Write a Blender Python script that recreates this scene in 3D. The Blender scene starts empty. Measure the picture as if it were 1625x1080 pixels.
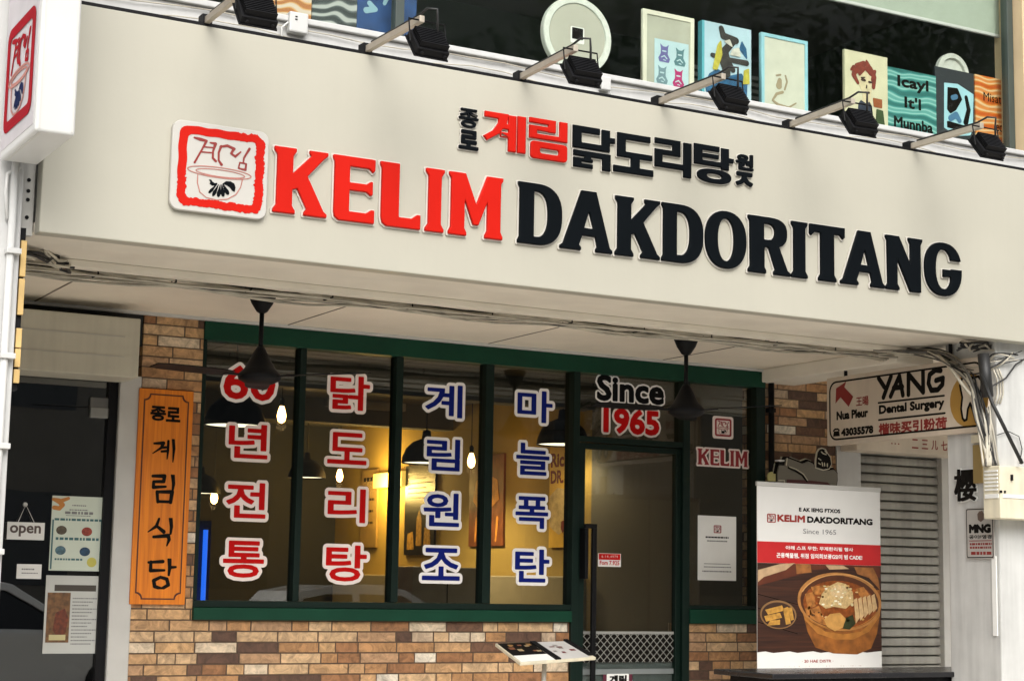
import bpy, math, random
import numpy as np
from mathutils import Vector

# ------------------------------------------------------------------ camera, sky, sun, exposure
SC = bpy.context.scene
COL = SC.collection
PF = 2774.1                                   # focal length in photo pixels (1625 wide)
YAW, PITCH, ROLL = 0.50654784, 0.13856135, 0.01795791
CAM = np.array([0.0, 0.0, 1.2])
_F = np.array([math.sin(YAW)*math.cos(PITCH), math.cos(YAW)*math.cos(PITCH), math.sin(PITCH)])
_R = np.array([math.cos(YAW), -math.sin(YAW), 0.0])
_U = np.cross(_R, _F)
_A = math.cos(ROLL)*_R + math.sin(ROLL)*_U
_B = -math.sin(ROLL)*_R + math.cos(ROLL)*_U
cd = bpy.data.cameras.new('camera')
cam = bpy.data.objects.new('camera', cd)
COL.objects.link(cam)
from mathutils import Matrix
cam.matrix_world = Matrix(((_A[0], _B[0], -_F[0], CAM[0]), (_A[1], _B[1], -_F[1], CAM[1]),
                           (_A[2], _B[2], -_F[2], CAM[2]), (0, 0, 0, 1)))
cd.sensor_fit = 'HORIZONTAL'
cd.sensor_width = 36.0
cd.lens = PF/1625.0*36.0
cd.clip_start = 0.05
cd.clip_end = 2000
SC.camera = cam

SUN_EL, SUN_AZ = math.radians(40), math.radians(196)   # compass angle of the sun, from +Y towards +X
w = bpy.data.worlds.new('World')
SC.world = w
w.use_nodes = True
nt = w.node_tree
bg = nt.nodes['Background']
sky = nt.nodes.new('ShaderNodeTexSky')
sky.sky_type = 'NISHITA'
sky.sun_disc = False
sky.sun_elevation = SUN_EL
sky.sun_rotation = SUN_AZ
sky.air_density = 1.0
sky.dust_density = 4.0
hsv = nt.nodes.new('ShaderNodeHueSaturation')
hsv.inputs['Saturation'].default_value = 0.18           # overcast: a white sky
nt.links.new(sky.outputs[0], hsv.inputs['Color'])
nt.links.new(hsv.outputs[0], bg.inputs['Color'])
bg.inputs['Strength'].default_value = 0.15
sd = bpy.data.lights.new('sun', 'SUN')
sd.energy = 1.15
sd.angle = math.radians(45)
sd.color = (1.0, 0.95, 0.86)
sun = bpy.data.objects.new('sun', sd)
COL.objects.link(sun)
_sd = Vector((math.sin(SUN_AZ)*math.cos(SUN_EL), math.cos(SUN_AZ)*math.cos(SUN_EL), math.sin(SUN_EL)))
sun.rotation_euler = _sd.to_track_quat('Z', 'Y').to_euler()
sun.location = (0, -20, 30)
SC.view_settings.view_transform = 'Standard'
SC.view_settings.look = 'None'
SC.view_settings.exposure = 0.68
SC.view_settings.gamma = 1.0
SC.cycles.use_denoising = True
SC.cycles.max_bounces = 10
SC.cycles.transparent_max_bounces = 16
SC.cycles.sample_clamp_indirect = 6

# ------------------------------------------------------------------ helpers
def ray(x, y):
    return _A*(x-812.5)/PF + _B*(540-y)/PF + _F
def onY(x, y, Y):
    d = ray(x, y); p = CAM + d*(Y-CAM[1])/d[1]; return Vector(p)
def onX(x, y, X):
    d = ray(x, y); p = CAM + d*(X-CAM[0])/d[0]; return Vector(p)
def onZ(x, y, Z):
    d = ray(x, y); p = CAM + d*(Z-CAM[2])/d[2]; return Vector(p)
def fy(x, y, Y):
    p = onY(x, y, Y); return (p.x, p.z)
def fx(x, y, X):
    p = onX(x, y, X); return (-p.y, p.z)

ROOT = {}
def base(o):
    return ROOT.get(o.name, Vector((0, 0, 0))) if o else Vector((0, 0, 0))
def tag(o, label=None, cat=None, group=None, kind=None):
    if label: o['label'] = label
    if cat: o['category'] = cat
    if group: o['group'] = group
    if kind: o['kind'] = kind
    return o
def thing(name, label, cat, loc=(0, 0, 0), group=None):
    o = bpy.data.objects.new(name, None)
    o.empty_display_size = 0.05
    COL.objects.link(o)
    o.location = loc
    ROOT[o.name] = Vector(loc)
    return tag(o, label, cat, group)
def link(name, me, mat, parent=None, smooth=False):
    b = base(parent)
    if parent is not None:
        for v in me.vertices: v.co -= b
    o = bpy.data.objects.new(name, me)
    COL.objects.link(o)
    if parent is not None: o.parent = parent
    ROOT[o.name] = b
    if mat is not None:
        me.materials.clear(); me.materials.append(mat)
    if smooth:
        for p in me.polygons: p.use_smooth = True
    return o
def copy_tree(o, parent=None):
    c = o.copy(); COL.objects.link(c); c.parent = parent
    for ch in list(o.children): copy_tree(ch, c)
    return c

class MB:
    def __init__(s): s.v = []; s.f = []
    def add(s, vs, fs):
        n = len(s.v); s.v += [tuple(p) for p in vs]; s.f += [tuple(i+n for i in f) for f in fs]; return s
    def box(s, x0, x1, y0, y1, z0, z1):
        return s.add([(x0,y0,z0),(x1,y0,z0),(x1,y1,z0),(x0,y1,z0),(x0,y0,z1),(x1,y0,z1),(x1,y1,z1),(x0,y1,z1)],
              [(0,3,2,1),(4,5,6,7),(0,1,5,4),(1,2,6,5),(2,3,7,6),(3,0,4,7)])
    def obox(s, c, a, b, d, ha, hb, hd):
        c, a, b, d = Vector(c), Vector(a).normalized()*ha, Vector(b).normalized()*hb, Vector(d).normalized()*hd
        return s.add([c-a-b-d, c+a-b-d, c+a+b-d, c-a+b-d, c-a-b+d, c+a-b+d, c+a+b+d, c-a+b+d],
              [(0,3,2,1),(4,5,6,7),(0,1,5,4),(1,2,6,5),(2,3,7,6),(3,0,4,7)])
    def tube(s, pts, r, n=8, r1=None):
        pts = [Vector(p) for p in pts]; m = len(pts); vs = []; fs = []
        t0 = (pts[1]-pts[0]).normalized()
        up = Vector((0,0,1)) if abs(t0.z) < .9 else Vector((1,0,0))
        for i, p in enumerate(pts):
            t = (pts[min(i+1, m-1)]-pts[max(i-1, 0)]).normalized()
            a = t.cross(up)
            if a.length < 1e-4: a = t.cross(Vector((0,1,0)))
            a.normalize(); b = a.cross(t).normalized(); up = b
            rr = r if r1 is None else r+(r1-r)*i/(m-1)
            for k in range(n):
                an = 2*math.pi*k/n
                vs.append(p+a*rr*math.cos(an)+b*rr*math.sin(an))
        for i in range(m-1):
            for k in range(n):
                fs.append((i*n+k, i*n+(k+1)%n, (i+1)*n+(k+1)%n, (i+1)*n+k))
        fs.append(tuple(range(n))[::-1]); fs.append(tuple((m-1)*n+k for k in range(n)))
        return s.add(vs, fs)
    def lathe(s, c, prof, n=28, axis=(0,0,1), cap=True):
        c = Vector(c); z = Vector(axis).normalized()
        x = z.orthogonal().normalized(); y = z.cross(x)
        vs = []; fs = []; m = len(prof)
        for r, h in prof:
            for k in range(n):
                an = 2*math.pi*k/n
                vs.append(c+z*h+x*r*math.cos(an)+y*r*math.sin(an))
        for i in range(m-1):
            for k in range(n):
                fs.append((i*n+k, i*n+(k+1)%n, (i+1)*n+(k+1)%n, (i+1)*n+k))
        if cap:
            fs.append(tuple(range(n))[::-1]); fs.append(tuple((m-1)*n+k for k in range(n)))
        return s.add(vs, fs)
    def quad(s, a, b, c, d): return s.add([a,b,c,d], [(0,1,2,3)])
    def slab(s, a, b, c, d, n):            # four corners + thickness vector
        q = [Vector(p) for p in (a,b,c,d)]; n = Vector(n)
        return s.add(q+[p+n for p in q], [(0,3,2,1),(4,5,6,7),(0,1,5,4),(1,2,6,5),(2,3,7,6),(3,0,4,7)])
    def build(s, name, mat, parent=None, bevel=0, smooth=False, seg=2):
        me = bpy.data.meshes.new(name)
        me.from_pydata([tuple(v) for v in s.v], [], s.f); me.update()
        o = link(name, me, mat, parent, smooth)
        import bmesh
        bm = bmesh.new(); bm.from_mesh(me); bmesh.ops.recalc_face_normals(bm, faces=bm.faces); bm.to_mesh(me); bm.free()
        if bevel:
            md = o.modifiers.new('bevel', 'BEVEL'); md.width = bevel; md.segments = seg; md.limit_method = 'ANGLE'
            md.angle_limit = math.radians(40)
        return o
def box(name, mat, b, parent=None, bevel=0):
    return MB().box(*b).build(name, mat, parent, bevel)

# ---- planar shapes
class Fr:
    def __init__(s, o, u, v):
        s.o, s.u, s.v = Vector(o), Vector(u), Vector(v); s.n = s.u.cross(s.v).normalized()
    def __call__(s, a, b, c=0): return s.o + s.u*a + s.v*b + s.n*c
def FY(Y): return Fr((0,Y,0), (1,0,0), (0,0,1))          # faces the street
def FX(X): return Fr((X,0,0), (0,-1,0), (0,0,1))         # faces -X
def curve_mesh(loops, th, bevel=0.0, frame=None, z0=0.0):
    c = bpy.data.curves.new('tmp', 'CURVE'); c.dimensions = '2D'; c.fill_mode = 'BOTH'
    c.extrude = max(th/2-bevel, 0); c.bevel_depth = bevel; c.bevel_resolution = 1
    if bevel: c.offset = -bevel
    for lp in loops:
        sp = c.splines.new('POLY'); sp.points.add(len(lp)-1)
        for i, p in enumerate(lp): sp.points[i].co = (p[0], p[1], 0, 1)
        sp.use_cyclic_u = True
    return _bake(c, frame, z0+th/2)
def _bake(c, frame, zc, remap=None):
    o = bpy.data.objects.new('tmp', c); COL.objects.link(o)
    dg = bpy.context.evaluated_depsgraph_get()
    me = bpy.data.meshes.new_from_object(o.evaluated_get(dg), depsgraph=dg)
    bpy.data.objects.remove(o); bpy.data.curves.remove(c)
    for v in me.vertices:
        x, y, z = v.co
        if remap: x, y = remap(x, y)
        v.co = frame(x, y, z+zc) if frame else Vector((x, y, z+zc))
    me.materials.clear()
    return me
def flat(name, mat, loops, frame, z0=0.0, th=0.002, bevel=0.0, parent=None):
    return link(name, curve_mesh(loops, th, bevel, frame, z0), mat, parent)
def rrect(x0, y0, x1, y1, r=0.0, n=5):
    if r <= 0: return [(x0,y0),(x1,y0),(x1,y1),(x0,y1)]
    out = []
    for cx, cy, a in ((x1-r,y1-r,0),(x0+r,y1-r,90),(x0+r,y0+r,180),(x1-r,y0+r,270)):
        for k in range(n+1):
            t = math.radians(a+90*k/n); out.append((cx+r*math.cos(t), cy+r*math.sin(t)))
    return out
def ell(cx, cy, rx, ry, n=36, p=2.0, a0=0, a1=360, rot=0):
    out = []; full = (a1-a0) >= 360
    for k in range(n if full else n+1):
        t = math.radians(a0+(a1-a0)*k/n); c, s = math.cos(t), math.sin(t)
        x = rx*math.copysign(abs(c)**(2/p), c); y = ry*math.copysign(abs(s)**(2/p), s)
        out.append((cx+x*math.cos(rot)-y*math.sin(rot), cy+x*math.sin(rot)+y*math.cos(rot)))
    return out

# ---- signed distance shapes: union / difference of polygons, strokes and glyphs, cut at any offset
def seg_sd(PX, PY, segs):
    d = np.full(PX.shape, 1e9); par = np.zeros(PX.shape, bool)
    for (ax, ay), (bx, by) in segs:
        ex, ey = bx-ax, by-ay; wx, wy = PX-ax, PY-ay
        L = ex*ex+ey*ey
        t = np.clip((wx*ex+wy*ey)/(L if L > 1e-18 else 1e-18), 0, 1)
        d = np.minimum(d, (wx-ex*t)**2+(wy-ey*t)**2)
        if ay != by:
            c = ((ay > PY) != (by > PY)) & (PX < ax+(PY-ay)*ex/ey)
            par ^= c
    d = np.sqrt(d)
    return np.where(par, -d, d)
def poly_segs(p): return list(zip(p, p[1:]+p[:1]))
def stroke_sd(PX, PY, pts):
    d = np.full(PX.shape, 1e9)
    for (ax, ay, ar), (bx, by, br) in zip(pts, pts[1:]):
        ex, ey = bx-ax, by-ay; L = max(ex*ex+ey*ey, 1e-12)
        t = np.clip(((PX-ax)*ex+(PY-ay)*ey)/L, 0, 1)
        d = np.minimum(d, np.hypot(PX-ax-ex*t, PY-ay-ey*t)-(ar+(br-ar)*t))
    return d
def field(ops, bb, n):
    x0, y0, x1, y1 = bb; st = max(x1-x0, y1-y0)/n
    xs = np.arange(x0-3*st, x1+3.01*st, st); ys = np.arange(y0-3*st, y1+3.01*st, st)
    PX, PY = np.meshgrid(xs, ys)
    F = np.full(PX.shape, 1e9)
    for op in ops:
        k, p = op[0], op[1]
        if k in '+-': d = seg_sd(PX, PY, poly_segs(list(p)))
        elif k == 'g': d = seg_sd(PX, PY, p)
        else: d = stroke_sd(PX, PY, p)
        F = np.maximum(F, -d) if k == '-' else np.minimum(F, d)
    return F, xs, ys
def contours(F, xs, ys, L, tol=None):
    G = F-L; G[0,:] = np.abs(G[0,:])+1e-6; G[-1,:] = np.abs(G[-1,:])+1e-6; G[:,0] = np.abs(G[:,0])+1e-6; G[:,-1] = np.abs(G[:,-1])+1e-6
    G = np.where(np.abs(G) < 1e-9, 1e-9, G)
    S = G < 0
    code = S[:-1,:-1]*1+S[:-1,1:]*2+S[1:,1:]*4+S[1:,:-1]*8
    def pt(e):
        k, j, i = e
        if k == 0: a, b = G[j,i], G[j,i+1]; t = a/(a-b); return (xs[i]+(xs[i+1]-xs[i])*t, ys[j])
        a, b = G[j,i], G[j+1,i]; t = a/(a-b); return (xs[i], ys[j]+(ys[j+1]-ys[j])*t)
    T = {1:[(3,0)],2:[(0,1)],3:[(3,1)],4:[(1,2)],5:[(3,2),(1,0)],6:[(0,2)],7:[(3,2)],8:[(2,3)],9:[(2,0)],10:[(0,3),(2,1)],11:[(2,1)],12:[(1,3)],13:[(1,0)],14:[(0,3)]}
    nx = {}
    for j, i in zip(*np.nonzero((code > 0) & (code < 15))):
        E = [(0,j,i),(1,j,i+1),(0,j+1,i),(1,j,i)]
        for a, b in T[int(code[j,i])]: nx[E[a]] = E[b]
    loops = []
    tol = tol if tol else (xs[1]-xs[0])*0.12
    while nx:
        s, e = nx.popitem(); lp = [s]
        while e != s and e in nx: lp.append(e); e = nx.pop(e)
        P = [pt(q) for q in lp]
        if len(P) > 5:
            P = rdp(P, tol)
            if len(P) > 2: loops.append(P)
    return loops
def rdp(P, tol):
    A = np.array(P+[P[0]]); n = len(A); keep = np.zeros(n, bool); keep[0] = keep[-1] = True
    k = int(np.argmax(np.hypot(*(A-A[0]).T))); keep[k] = True
    st = [(0,k),(k,n-1)]
    while st:
        a, b = st.pop()
        if b-a < 2: continue
        d = A[b]-A[a]; L = math.hypot(*d)
        q = A[a+1:b]-A[a]
        ds = np.abs(q[:,0]*d[1]-q[:,1]*d[0])/L if L > 1e-12 else np.hypot(*q.T)
        m = int(np.argmax(ds))
        if ds[m] > tol: m += a+1; keep[m] = True; st += [(a,m),(m,b)]
    return [tuple(p) for p in A[:-1][keep[:-1]]]
def sdf_loops(ops, bb, L=0.0, n=110): return contours(*field(ops, bb, n), L)

_gc = {}
def glyph_mesh(body, spacing=1.0):
    c = bpy.data.curves.new('tmp', 'FONT'); c.body = body; c.space_character = spacing; c.resolution_u = 3; c.align_x = 'LEFT'
    return _bake(c, None, 0)
def glyph_segs(body, spacing=1.0):
    k = (body, spacing)
    if k in _gc: return _gc[k]
    me = glyph_mesh(body, spacing); cnt = {}
    # boundary edges of the filled glyph are its outline
    pos = [(round(v.co.x, 5), round(v.co.y, 5)) for v in me.vertices]
    for p in me.polygons:
        vs = list(p.vertices)
        for a, b in zip(vs, vs[1:]+vs[:1]):
            e = tuple(sorted((pos[a], pos[b]))); cnt[e] = cnt.get(e, 0)+1
    segs = [e for e, n in cnt.items() if n == 1 and e[0] != e[1]]
    bpy.data.meshes.remove(me)
    xs = [p[0] for s in segs for p in s]; ys = [p[1] for s in segs for p in s]
    _gc[k] = (segs, (min(xs), min(ys), max(xs), max(ys)))
    return _gc[k]
def fitted(segs, bb, box_, inset=0.0):
    x0, y0, x1, y1 = box_; x0 += inset; y0 += inset; x1 -= inset; y1 -= inset
    sx, sy = (x1-x0)/(bb[2]-bb[0]), (y1-y0)/(bb[3]-bb[1])
    f = lambda p: (x0+(p[0]-bb[0])*sx, y0+(p[1]-bb[1])*sy)
    return [(f(a), f(b)) for a, b in segs]
def text(name, mat, body, frame, box_, z0=0.0005, th=0.0008, parent=None, bold=0.0, keep=False, spacing=1.0):
    """small lettering fitted to a box (x0,y0,x1,y1) on a frame"""
    c = bpy.data.curves.new('tmp', 'FONT'); c.body = body; c.offset = bold; c.extrude = 0; c.resolution_u = 2; c.space_character = spacing
    me = _bake(c, None, 0)
    if not len(me.vertices): return None
    xs = [v.co.x for v in me.vertices]; ys = [v.co.y for v in me.vertices]
    a0, a1, b0, b1 = min(xs), max(xs), min(ys), max(ys)
    x0, y0, x1, y1 = box_; sx = (x1-x0)/max(a1-a0, 1e-6); sy = (y1-y0)/max(b1-b0, 1e-6)
    if keep: sx = sy = min(sx, sy)
    for v in me.vertices: v.co = frame(x0+(v.co.x-a0)*sx, y0+(v.co.y-b0)*sy, z0+th)
    return link(name, me, mat, parent)
def stext(name, m, body, frame, box_, z0=.0004, th=.0008, parent=None, bold=.02, n=260):
    h = box_[3]-box_[1]; segs, bb = glyph_segs(body)
    F, xs, ys = field([('g', fitted(segs, bb, box_, h*bold))], box_, n)
    return flat(name, m, contours(F, xs, ys, h*bold), frame, z0, th, 0, parent)
def pbox(pts, f):                    # bounding box on a plane of photo points
    q = [f(*p) for p in pts]; return (min(a for a, b in q), min(b for a, b in q), max(a for a, b in q), max(b for a, b in q))

# ------------------------------------------------------------------ materials
MATS = {}
def mat(name, col, rough=0.6, var=0.12, scale=6.0, bump=0.0, bscale=60.0, metal=0.0, spec=0.5, emit=None, es=0.0, streak=0.0, coat=0.0):
    if name in MATS: return MATS[name]
    if name[:6] == 'photo_' or name[:3] == 'bit':              # printed inks are deeper than the food itself
        col = (col[0]*.80, col[1]*.60, col[2]*.42)
    m = bpy.data.materials.new(name); m.use_nodes = True
    nt = m.node_tree; N = nt.nodes; L = nt.links; b = N['Principled BSDF']
    b.inputs['Roughness'].default_value = rough; b.inputs['Metallic'].default_value = metal
    b.inputs['Specular IOR Level'].default_value = spec; b.inputs['Coat Weight'].default_value = coat
    tc = N.new('ShaderNodeTexCoord')
    nz = N.new('ShaderNodeTexNoise'); nz.inputs['Scale'].default_value = scale; nz.inputs['Detail'].default_value = 6
    L.new(tc.outputs['Object'], nz.inputs['Vector'])
    mr = N.new('ShaderNodeMapRange'); mr.inputs['From Min'].default_value = .3; mr.inputs['From Max'].default_value = .7
    mr.inputs['To Min'].default_value = 1-var; mr.inputs['To Max'].default_value = 1+var*.5
    L.new(nz.outputs['Fac'], mr.inputs['Value'])
    src = mr.outputs[0]
    if streak:
        mp = N.new('ShaderNodeMapping'); mp.inputs['Scale'].default_value = (9, 9, .7)
        L.new(tc.outputs['Object'], mp.inputs['Vector'])
        n2 = N.new('ShaderNodeTexNoise'); n2.inputs['Scale'].default_value = 2.0; n2.inputs['Detail'].default_value = 5
        L.new(mp.outputs[0], n2.inputs['Vector'])
        m2 = N.new('ShaderNodeMapRange'); m2.inputs['From Min'].default_value = .35; m2.inputs['From Max'].default_value = .75
        m2.inputs['To Min'].default_value = 1; m2.inputs['To Max'].default_value = 1-streak
        L.new(n2.outputs['Fac'], m2.inputs['Value'])
        mu = N.new('ShaderNodeMath'); mu.operation = 'MULTIPLY'; L.new(src, mu.inputs[0]); L.new(m2.outputs[0], mu.inputs[1]); src = mu.outputs[0]
    vm = N.new('ShaderNodeVectorMath'); vm.operation = 'SCALE'; vm.inputs[0].default_value = col; L.new(src, vm.inputs['Scale'])
    L.new(vm.outputs[0], b.inputs['Base Color'])
    rr = N.new('ShaderNodeMapRange'); rr.inputs['To Min'].default_value = max(rough-.08, .02); rr.inputs['To Max'].default_value = min(rough+.1, 1)
    L.new(nz.outputs['Fac'], rr.inputs['Value']); L.new(rr.outputs[0], b.inputs['Roughness'])
    if bump:
        n3 = N.new('ShaderNodeTexNoise'); n3.inputs['Scale'].default_value = bscale; n3.inputs['Detail'].default_value = 4
        L.new(tc.outputs['Object'], n3.inputs['Vector'])
        bp = N.new('ShaderNodeBump'); bp.inputs['Strength'].default_value = bump; bp.inputs['Distance'].default_value = .01
        L.new(n3.outputs['Fac'], bp.inputs['Height']); L.new(bp.outputs[0], b.inputs['Normal'])
    if emit:
        b.inputs['Emission Color'].default_value = (*emit, 1); b.inputs['Emission Strength'].default_value = es
    MATS[name] = m
    return m
def glass_mat(name, tint, ior=1.5, rough=0.0):
    if name in MATS: return MATS[name]
    m = bpy.data.materials.new(name); m.use_nodes = True; nt = m.node_tree; N = nt.nodes; L = nt.links
    N.remove(N['Principled BSDF']); out = N['Material Output']
    tr = N.new('ShaderNodeBsdfTransparent'); tr.inputs[0].default_value = (*tint, 1)
    gl = N.new('ShaderNodeBsdfGlossy'); gl.inputs['Roughness'].default_value = rough
    tc = N.new('ShaderNodeTexCoord'); nz = N.new('ShaderNodeTexNoise'); nz.inputs['Scale'].default_value = 1.3
    L.new(tc.outputs['Object'], nz.inputs['Vector'])
    bp = N.new('ShaderNodeBump'); bp.inputs['Strength'].default_value = .03; bp.inputs['Distance'].default_value = .02
    L.new(nz.outputs['Fac'], bp.inputs['Height']); L.new(bp.outputs[0], gl.inputs['Normal'])
    f0 = ((ior-1)/(ior+1))**2
    ge = N.new('ShaderNodeNewGeometry'); dt = N.new('ShaderNodeVectorMath'); dt.operation = 'DOT_PRODUCT'
    L.new(ge.outputs['Normal'], dt.inputs[0]); L.new(ge.outputs['Incoming'], dt.inputs[1])
    def M(op, a, b):
        n = N.new('ShaderNodeMath'); n.operation = op
        for i, q in enumerate((a, b)):
            if isinstance(q, (int, float)): n.inputs[i].default_value = q
            else: L.new(q, n.inputs[i])
        return n.outputs[0]
    c_ = M('ABSOLUTE', dt.outputs['Value'], 0)
    fr = M('ADD', M('MULTIPLY', M('POWER', M('SUBTRACT', 1.0, c_), 5.0), 1-f0), f0)
    mx = N.new('ShaderNodeMixShader'); L.new(fr, mx.inputs[0]); L.new(tr.outputs[0], mx.inputs[1]); L.new(gl.outputs[0], mx.inputs[2])
    L.new(mx.outputs[0], out.inputs['Surface'])
    MATS[name] = m
    return m
def ramp(N, stops, interp='LINEAR'):
    r = N.new('ShaderNodeValToRGB'); cr = r.color_ramp; cr.interpolation = interp
    while len(cr.elements) > 1: cr.elements.remove(cr.elements[-1])
    cr.elements[0].position = stops[0][0]; cr.elements[0].color = (*stops[0][1], 1)
    for p, c in stops[1:]:
        e = cr.elements.new(p); e.color = (*c, 1)
    return r
def brick_mat():
    m = bpy.data.materials.new('brick_tiles'); m.use_nodes = True; nt = m.node_tree; N = nt.nodes; L = nt.links; b = N['Principled BSDF']
    tc = N.new('ShaderNodeTexCoord'); sp = N.new('ShaderNodeSeparateXYZ'); L.new(tc.outputs['Object'], sp.inputs[0])
    def M(op, a, b_=None):
        n = N.new('ShaderNodeMath'); n.operation = op
        for i, q in enumerate((a, b_)):
            if q is None: continue
            if isinstance(q, (int, float)): n.inputs[i].default_value = q
            else: L.new(q, n.inputs[i])
        return n.outputs[0]
    BH, BW = 0.0640, 0.262
    u = M('ADD', sp.outputs['X'], sp.outputs['Y']); v = M('DIVIDE', sp.outputs['Z'], BH)
    row = M('FLOOR', v); fv = M('FRACT', v)
    wn = N.new('ShaderNodeTexWhiteNoise'); wn.noise_dimensions = '1D'; L.new(row, wn.inputs['W'])
    uu = M('ADD', M('DIVIDE', u, BW), M('MULTIPLY', wn.outputs['Value'], 7.31))
    # every third brick or so is cut in two
    colr = M('FLOOR', uu); fu0 = M('FRACT', uu)
    cm = N.new('ShaderNodeCombineXYZ'); L.new(colr, cm.inputs[0]); L.new(row, cm.inputs[1])
    w2 = N.new('ShaderNodeTexWhiteNoise'); w2.noise_dimensions = '2D'; L.new(cm.outputs[0], w2.inputs['Vector'])
    cut = M('LESS_THAN', w2.outputs['Value'], 0.22)
    half = M('MULTIPLY', cut, M('GREATER_THAN', fu0, 0.42))
    cm2 = N.new('ShaderNodeCombineXYZ'); L.new(M('ADD', colr, M('MULTIPLY', half, .5)), cm2.inputs[0]); L.new(row, cm2.inputs[1]); cm2.inputs[2].default_value = 3.3
    w3 = N.new('ShaderNodeTexWhiteNoise'); w3.noise_dimensions = '3D'; L.new(cm2.outputs[0], w3.inputs['Vector'])
    r = ramp(N, [(0,(.10,.05,.03)),(.08,(.30,.14,.058)),(.20,(.50,.295,.14)),(.36,(.42,.22,.092)),(.50,(.57,.38,.21)),(.63,(.43,.255,.135)),(.74,(.53,.32,.15)),(.83,(.64,.51,.36)),(.89,(.16,.078,.042)),(.94,(.50,.37,.25)),(.98,(.70,.62,.50))], 'CONSTANT')
    L.new(w3.outputs['Value'], r.inputs[0])
    of = N.new('ShaderNodeVectorMath'); of.operation = 'ADD'; L.new(tc.outputs['Object'], of.inputs[0])
    sc_ = N.new('ShaderNodeVectorMath'); sc_.operation = 'SCALE'; sc_.inputs['Scale'].default_value = 11; L.new(w3.outputs['Color'], sc_.inputs[0]); L.new(sc_.outputs[0], of.inputs[1])
    nz = N.new('ShaderNodeTexNoise'); nz.inputs['Scale'].default_value = 14; nz.inputs['Detail'].default_value = 9; nz.inputs['Roughness'].default_value = .68; nz.inputs['Distortion'].default_value = 1.2
    L.new(of.outputs[0], nz.inputs['Vector'])
    mr = N.new('ShaderNodeMapRange'); mr.inputs['From Min'].default_value = .32; mr.inputs['From Max'].default_value = .68; mr.inputs['To Min'].default_value = .48; mr.inputs['To Max'].default_value = 1.32
    L.new(nz.outputs['Fac'], mr.inputs['Value'])
    vm = N.new('ShaderNodeVectorMath'); vm.operation = 'SCALE'; L.new(r.outputs[0], vm.inputs[0]); L.new(mr.outputs[0], vm.inputs['Scale'])
    e = lambda f, t: M('MINIMUM', M('DIVIDE', f, t), M('DIVIDE', M('SUBTRACT', 1, f), t))
    ed = M('MINIMUM', e(fu0, .016), e(fv, .06))
    ed = M('MINIMUM', ed, M('ADD', M('DIVIDE', M('ABSOLUTE', M('SUBTRACT', fu0, .42)), .012), M('MULTIPLY', M('SUBTRACT', 1, cut), 9)))
    ed = M('MINIMUM', ed, 1.6)
    g = M('SMOOTHSTEP', .6, 1.2) if False else None
    ms = N.new('ShaderNodeMapRange'); ms.interpolation_type = 'SMOOTHSTEP'; ms.inputs['From Min'].default_value = .55; ms.inputs['From Max'].default_value = 1.3
    L.new(ed, ms.inputs['Value'])
    mx = N.new('ShaderNodeMix'); mx.data_type = 'RGBA'; L.new(ms.outputs[0], mx.inputs['Factor']); mx.inputs['A'].default_value = (.10,.062,.038,1); L.new(vm.outputs[0], mx.inputs['B'])
    L.new(mx.outputs['Result'], b.inputs['Base Color']); b.inputs['Roughness'].default_value = .62
    h = M('ADD', M('MULTIPLY', ms.outputs[0], 1.0), M('MULTIPLY', nz.outputs['Fac'], .55))
    bp = N.new('ShaderNodeBump'); bp.inputs['Strength'].default_value = .9; bp.inputs['Distance'].default_value = .008
    L.new(h, bp.inputs['Height']); L.new(bp.outputs[0], b.inputs['Normal'])
    return m
def wood_mat(name, c0, c1, axis='Z', rough=.45):
    m = bpy.data.materials.new(name); m.use_nodes = True; nt = m.node_tree; N = nt.nodes; L = nt.links; b = N['Principled BSDF']
    tc = N.new('ShaderNodeTexCoord'); mp = N.new('ShaderNodeMapping'); mp.inputs['Scale'].default_value = (40, 40, 1.6) if axis == 'Z' else (1.6, 40, 40)
    L.new(tc.outputs['Object'], mp.inputs['Vector'])
    nz = N.new('ShaderNodeTexNoise'); nz.inputs['Scale'].default_value = 1.5; nz.inputs['Detail'].default_value = 8; nz.inputs['Distortion'].default_value = .8
    L.new(mp.outputs[0], nz.inputs['Vector'])
    r = ramp(N, [(.3, c0), (.7, c1)]); L.new(nz.outputs['Fac'], r.inputs[0]); L.new(r.outputs[0], b.inputs['Base Color'])
    b.inputs['Roughness'].default_value = rough
    return m

M_fascia = mat('fascia_paint', (.425,.408,.340), .48, .05, 1.2, .04, 40, streak=.015)
M_wall = mat('white_wall_paint', (.56,.56,.55), .6, .08, 3, .08, 30, streak=.10)
M_soffit = mat('soffit_board', (.88,.80,.67), .7, .07, 2.2, .05, 50)
M_joint = mat('joint_dark', (.16,.13,.10), .8)
M_beam = mat('beam_paint', (.76,.71,.61), .65, .09, 3, .08, 30)
M_white = mat('white_plastic', (.56,.56,.545), .35, .04, 5)
M_whitev = mat('white_vinyl', (.90,.87,.85), .5, .03, 8)
M_red = mat('red_acrylic', (.50,.010,.004), .5, .05, 4, spec=.10)
M_black = mat('black_acrylic', (.003,.0045,.006), .55, .1, 6, spec=.05)
M_halo = mat('letter_backing', (.56,.535,.48), .4, .03, 6)  # pale colour for the bright halo painted round the fascia letters
M_blackmetal = mat('black_metal', (.007,.007,.008), .5, .2, 9, spec=.15)
M_alu = mat('aluminium_arm', (.50,.44,.36), .42, .15, 14, metal=.35)
M_green = mat('dark_green_paint', (.004,.045,.024), .5, .15, 5, spec=.2)
M_greend = mat('black_green_paint', (.004,.014,.010), .5, .15, 5, spec=.2)
M_vred = mat('red_vinyl', (.52,.006,.006), .6, .05, 8, spec=.08)
M_vblue = mat('navy_vinyl', (.006,.014,.17), .6, .05, 8, spec=.08)
M_vblack = mat('black_vinyl', (.006,.006,.007), .6, .05, 8, spec=.08)
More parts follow.
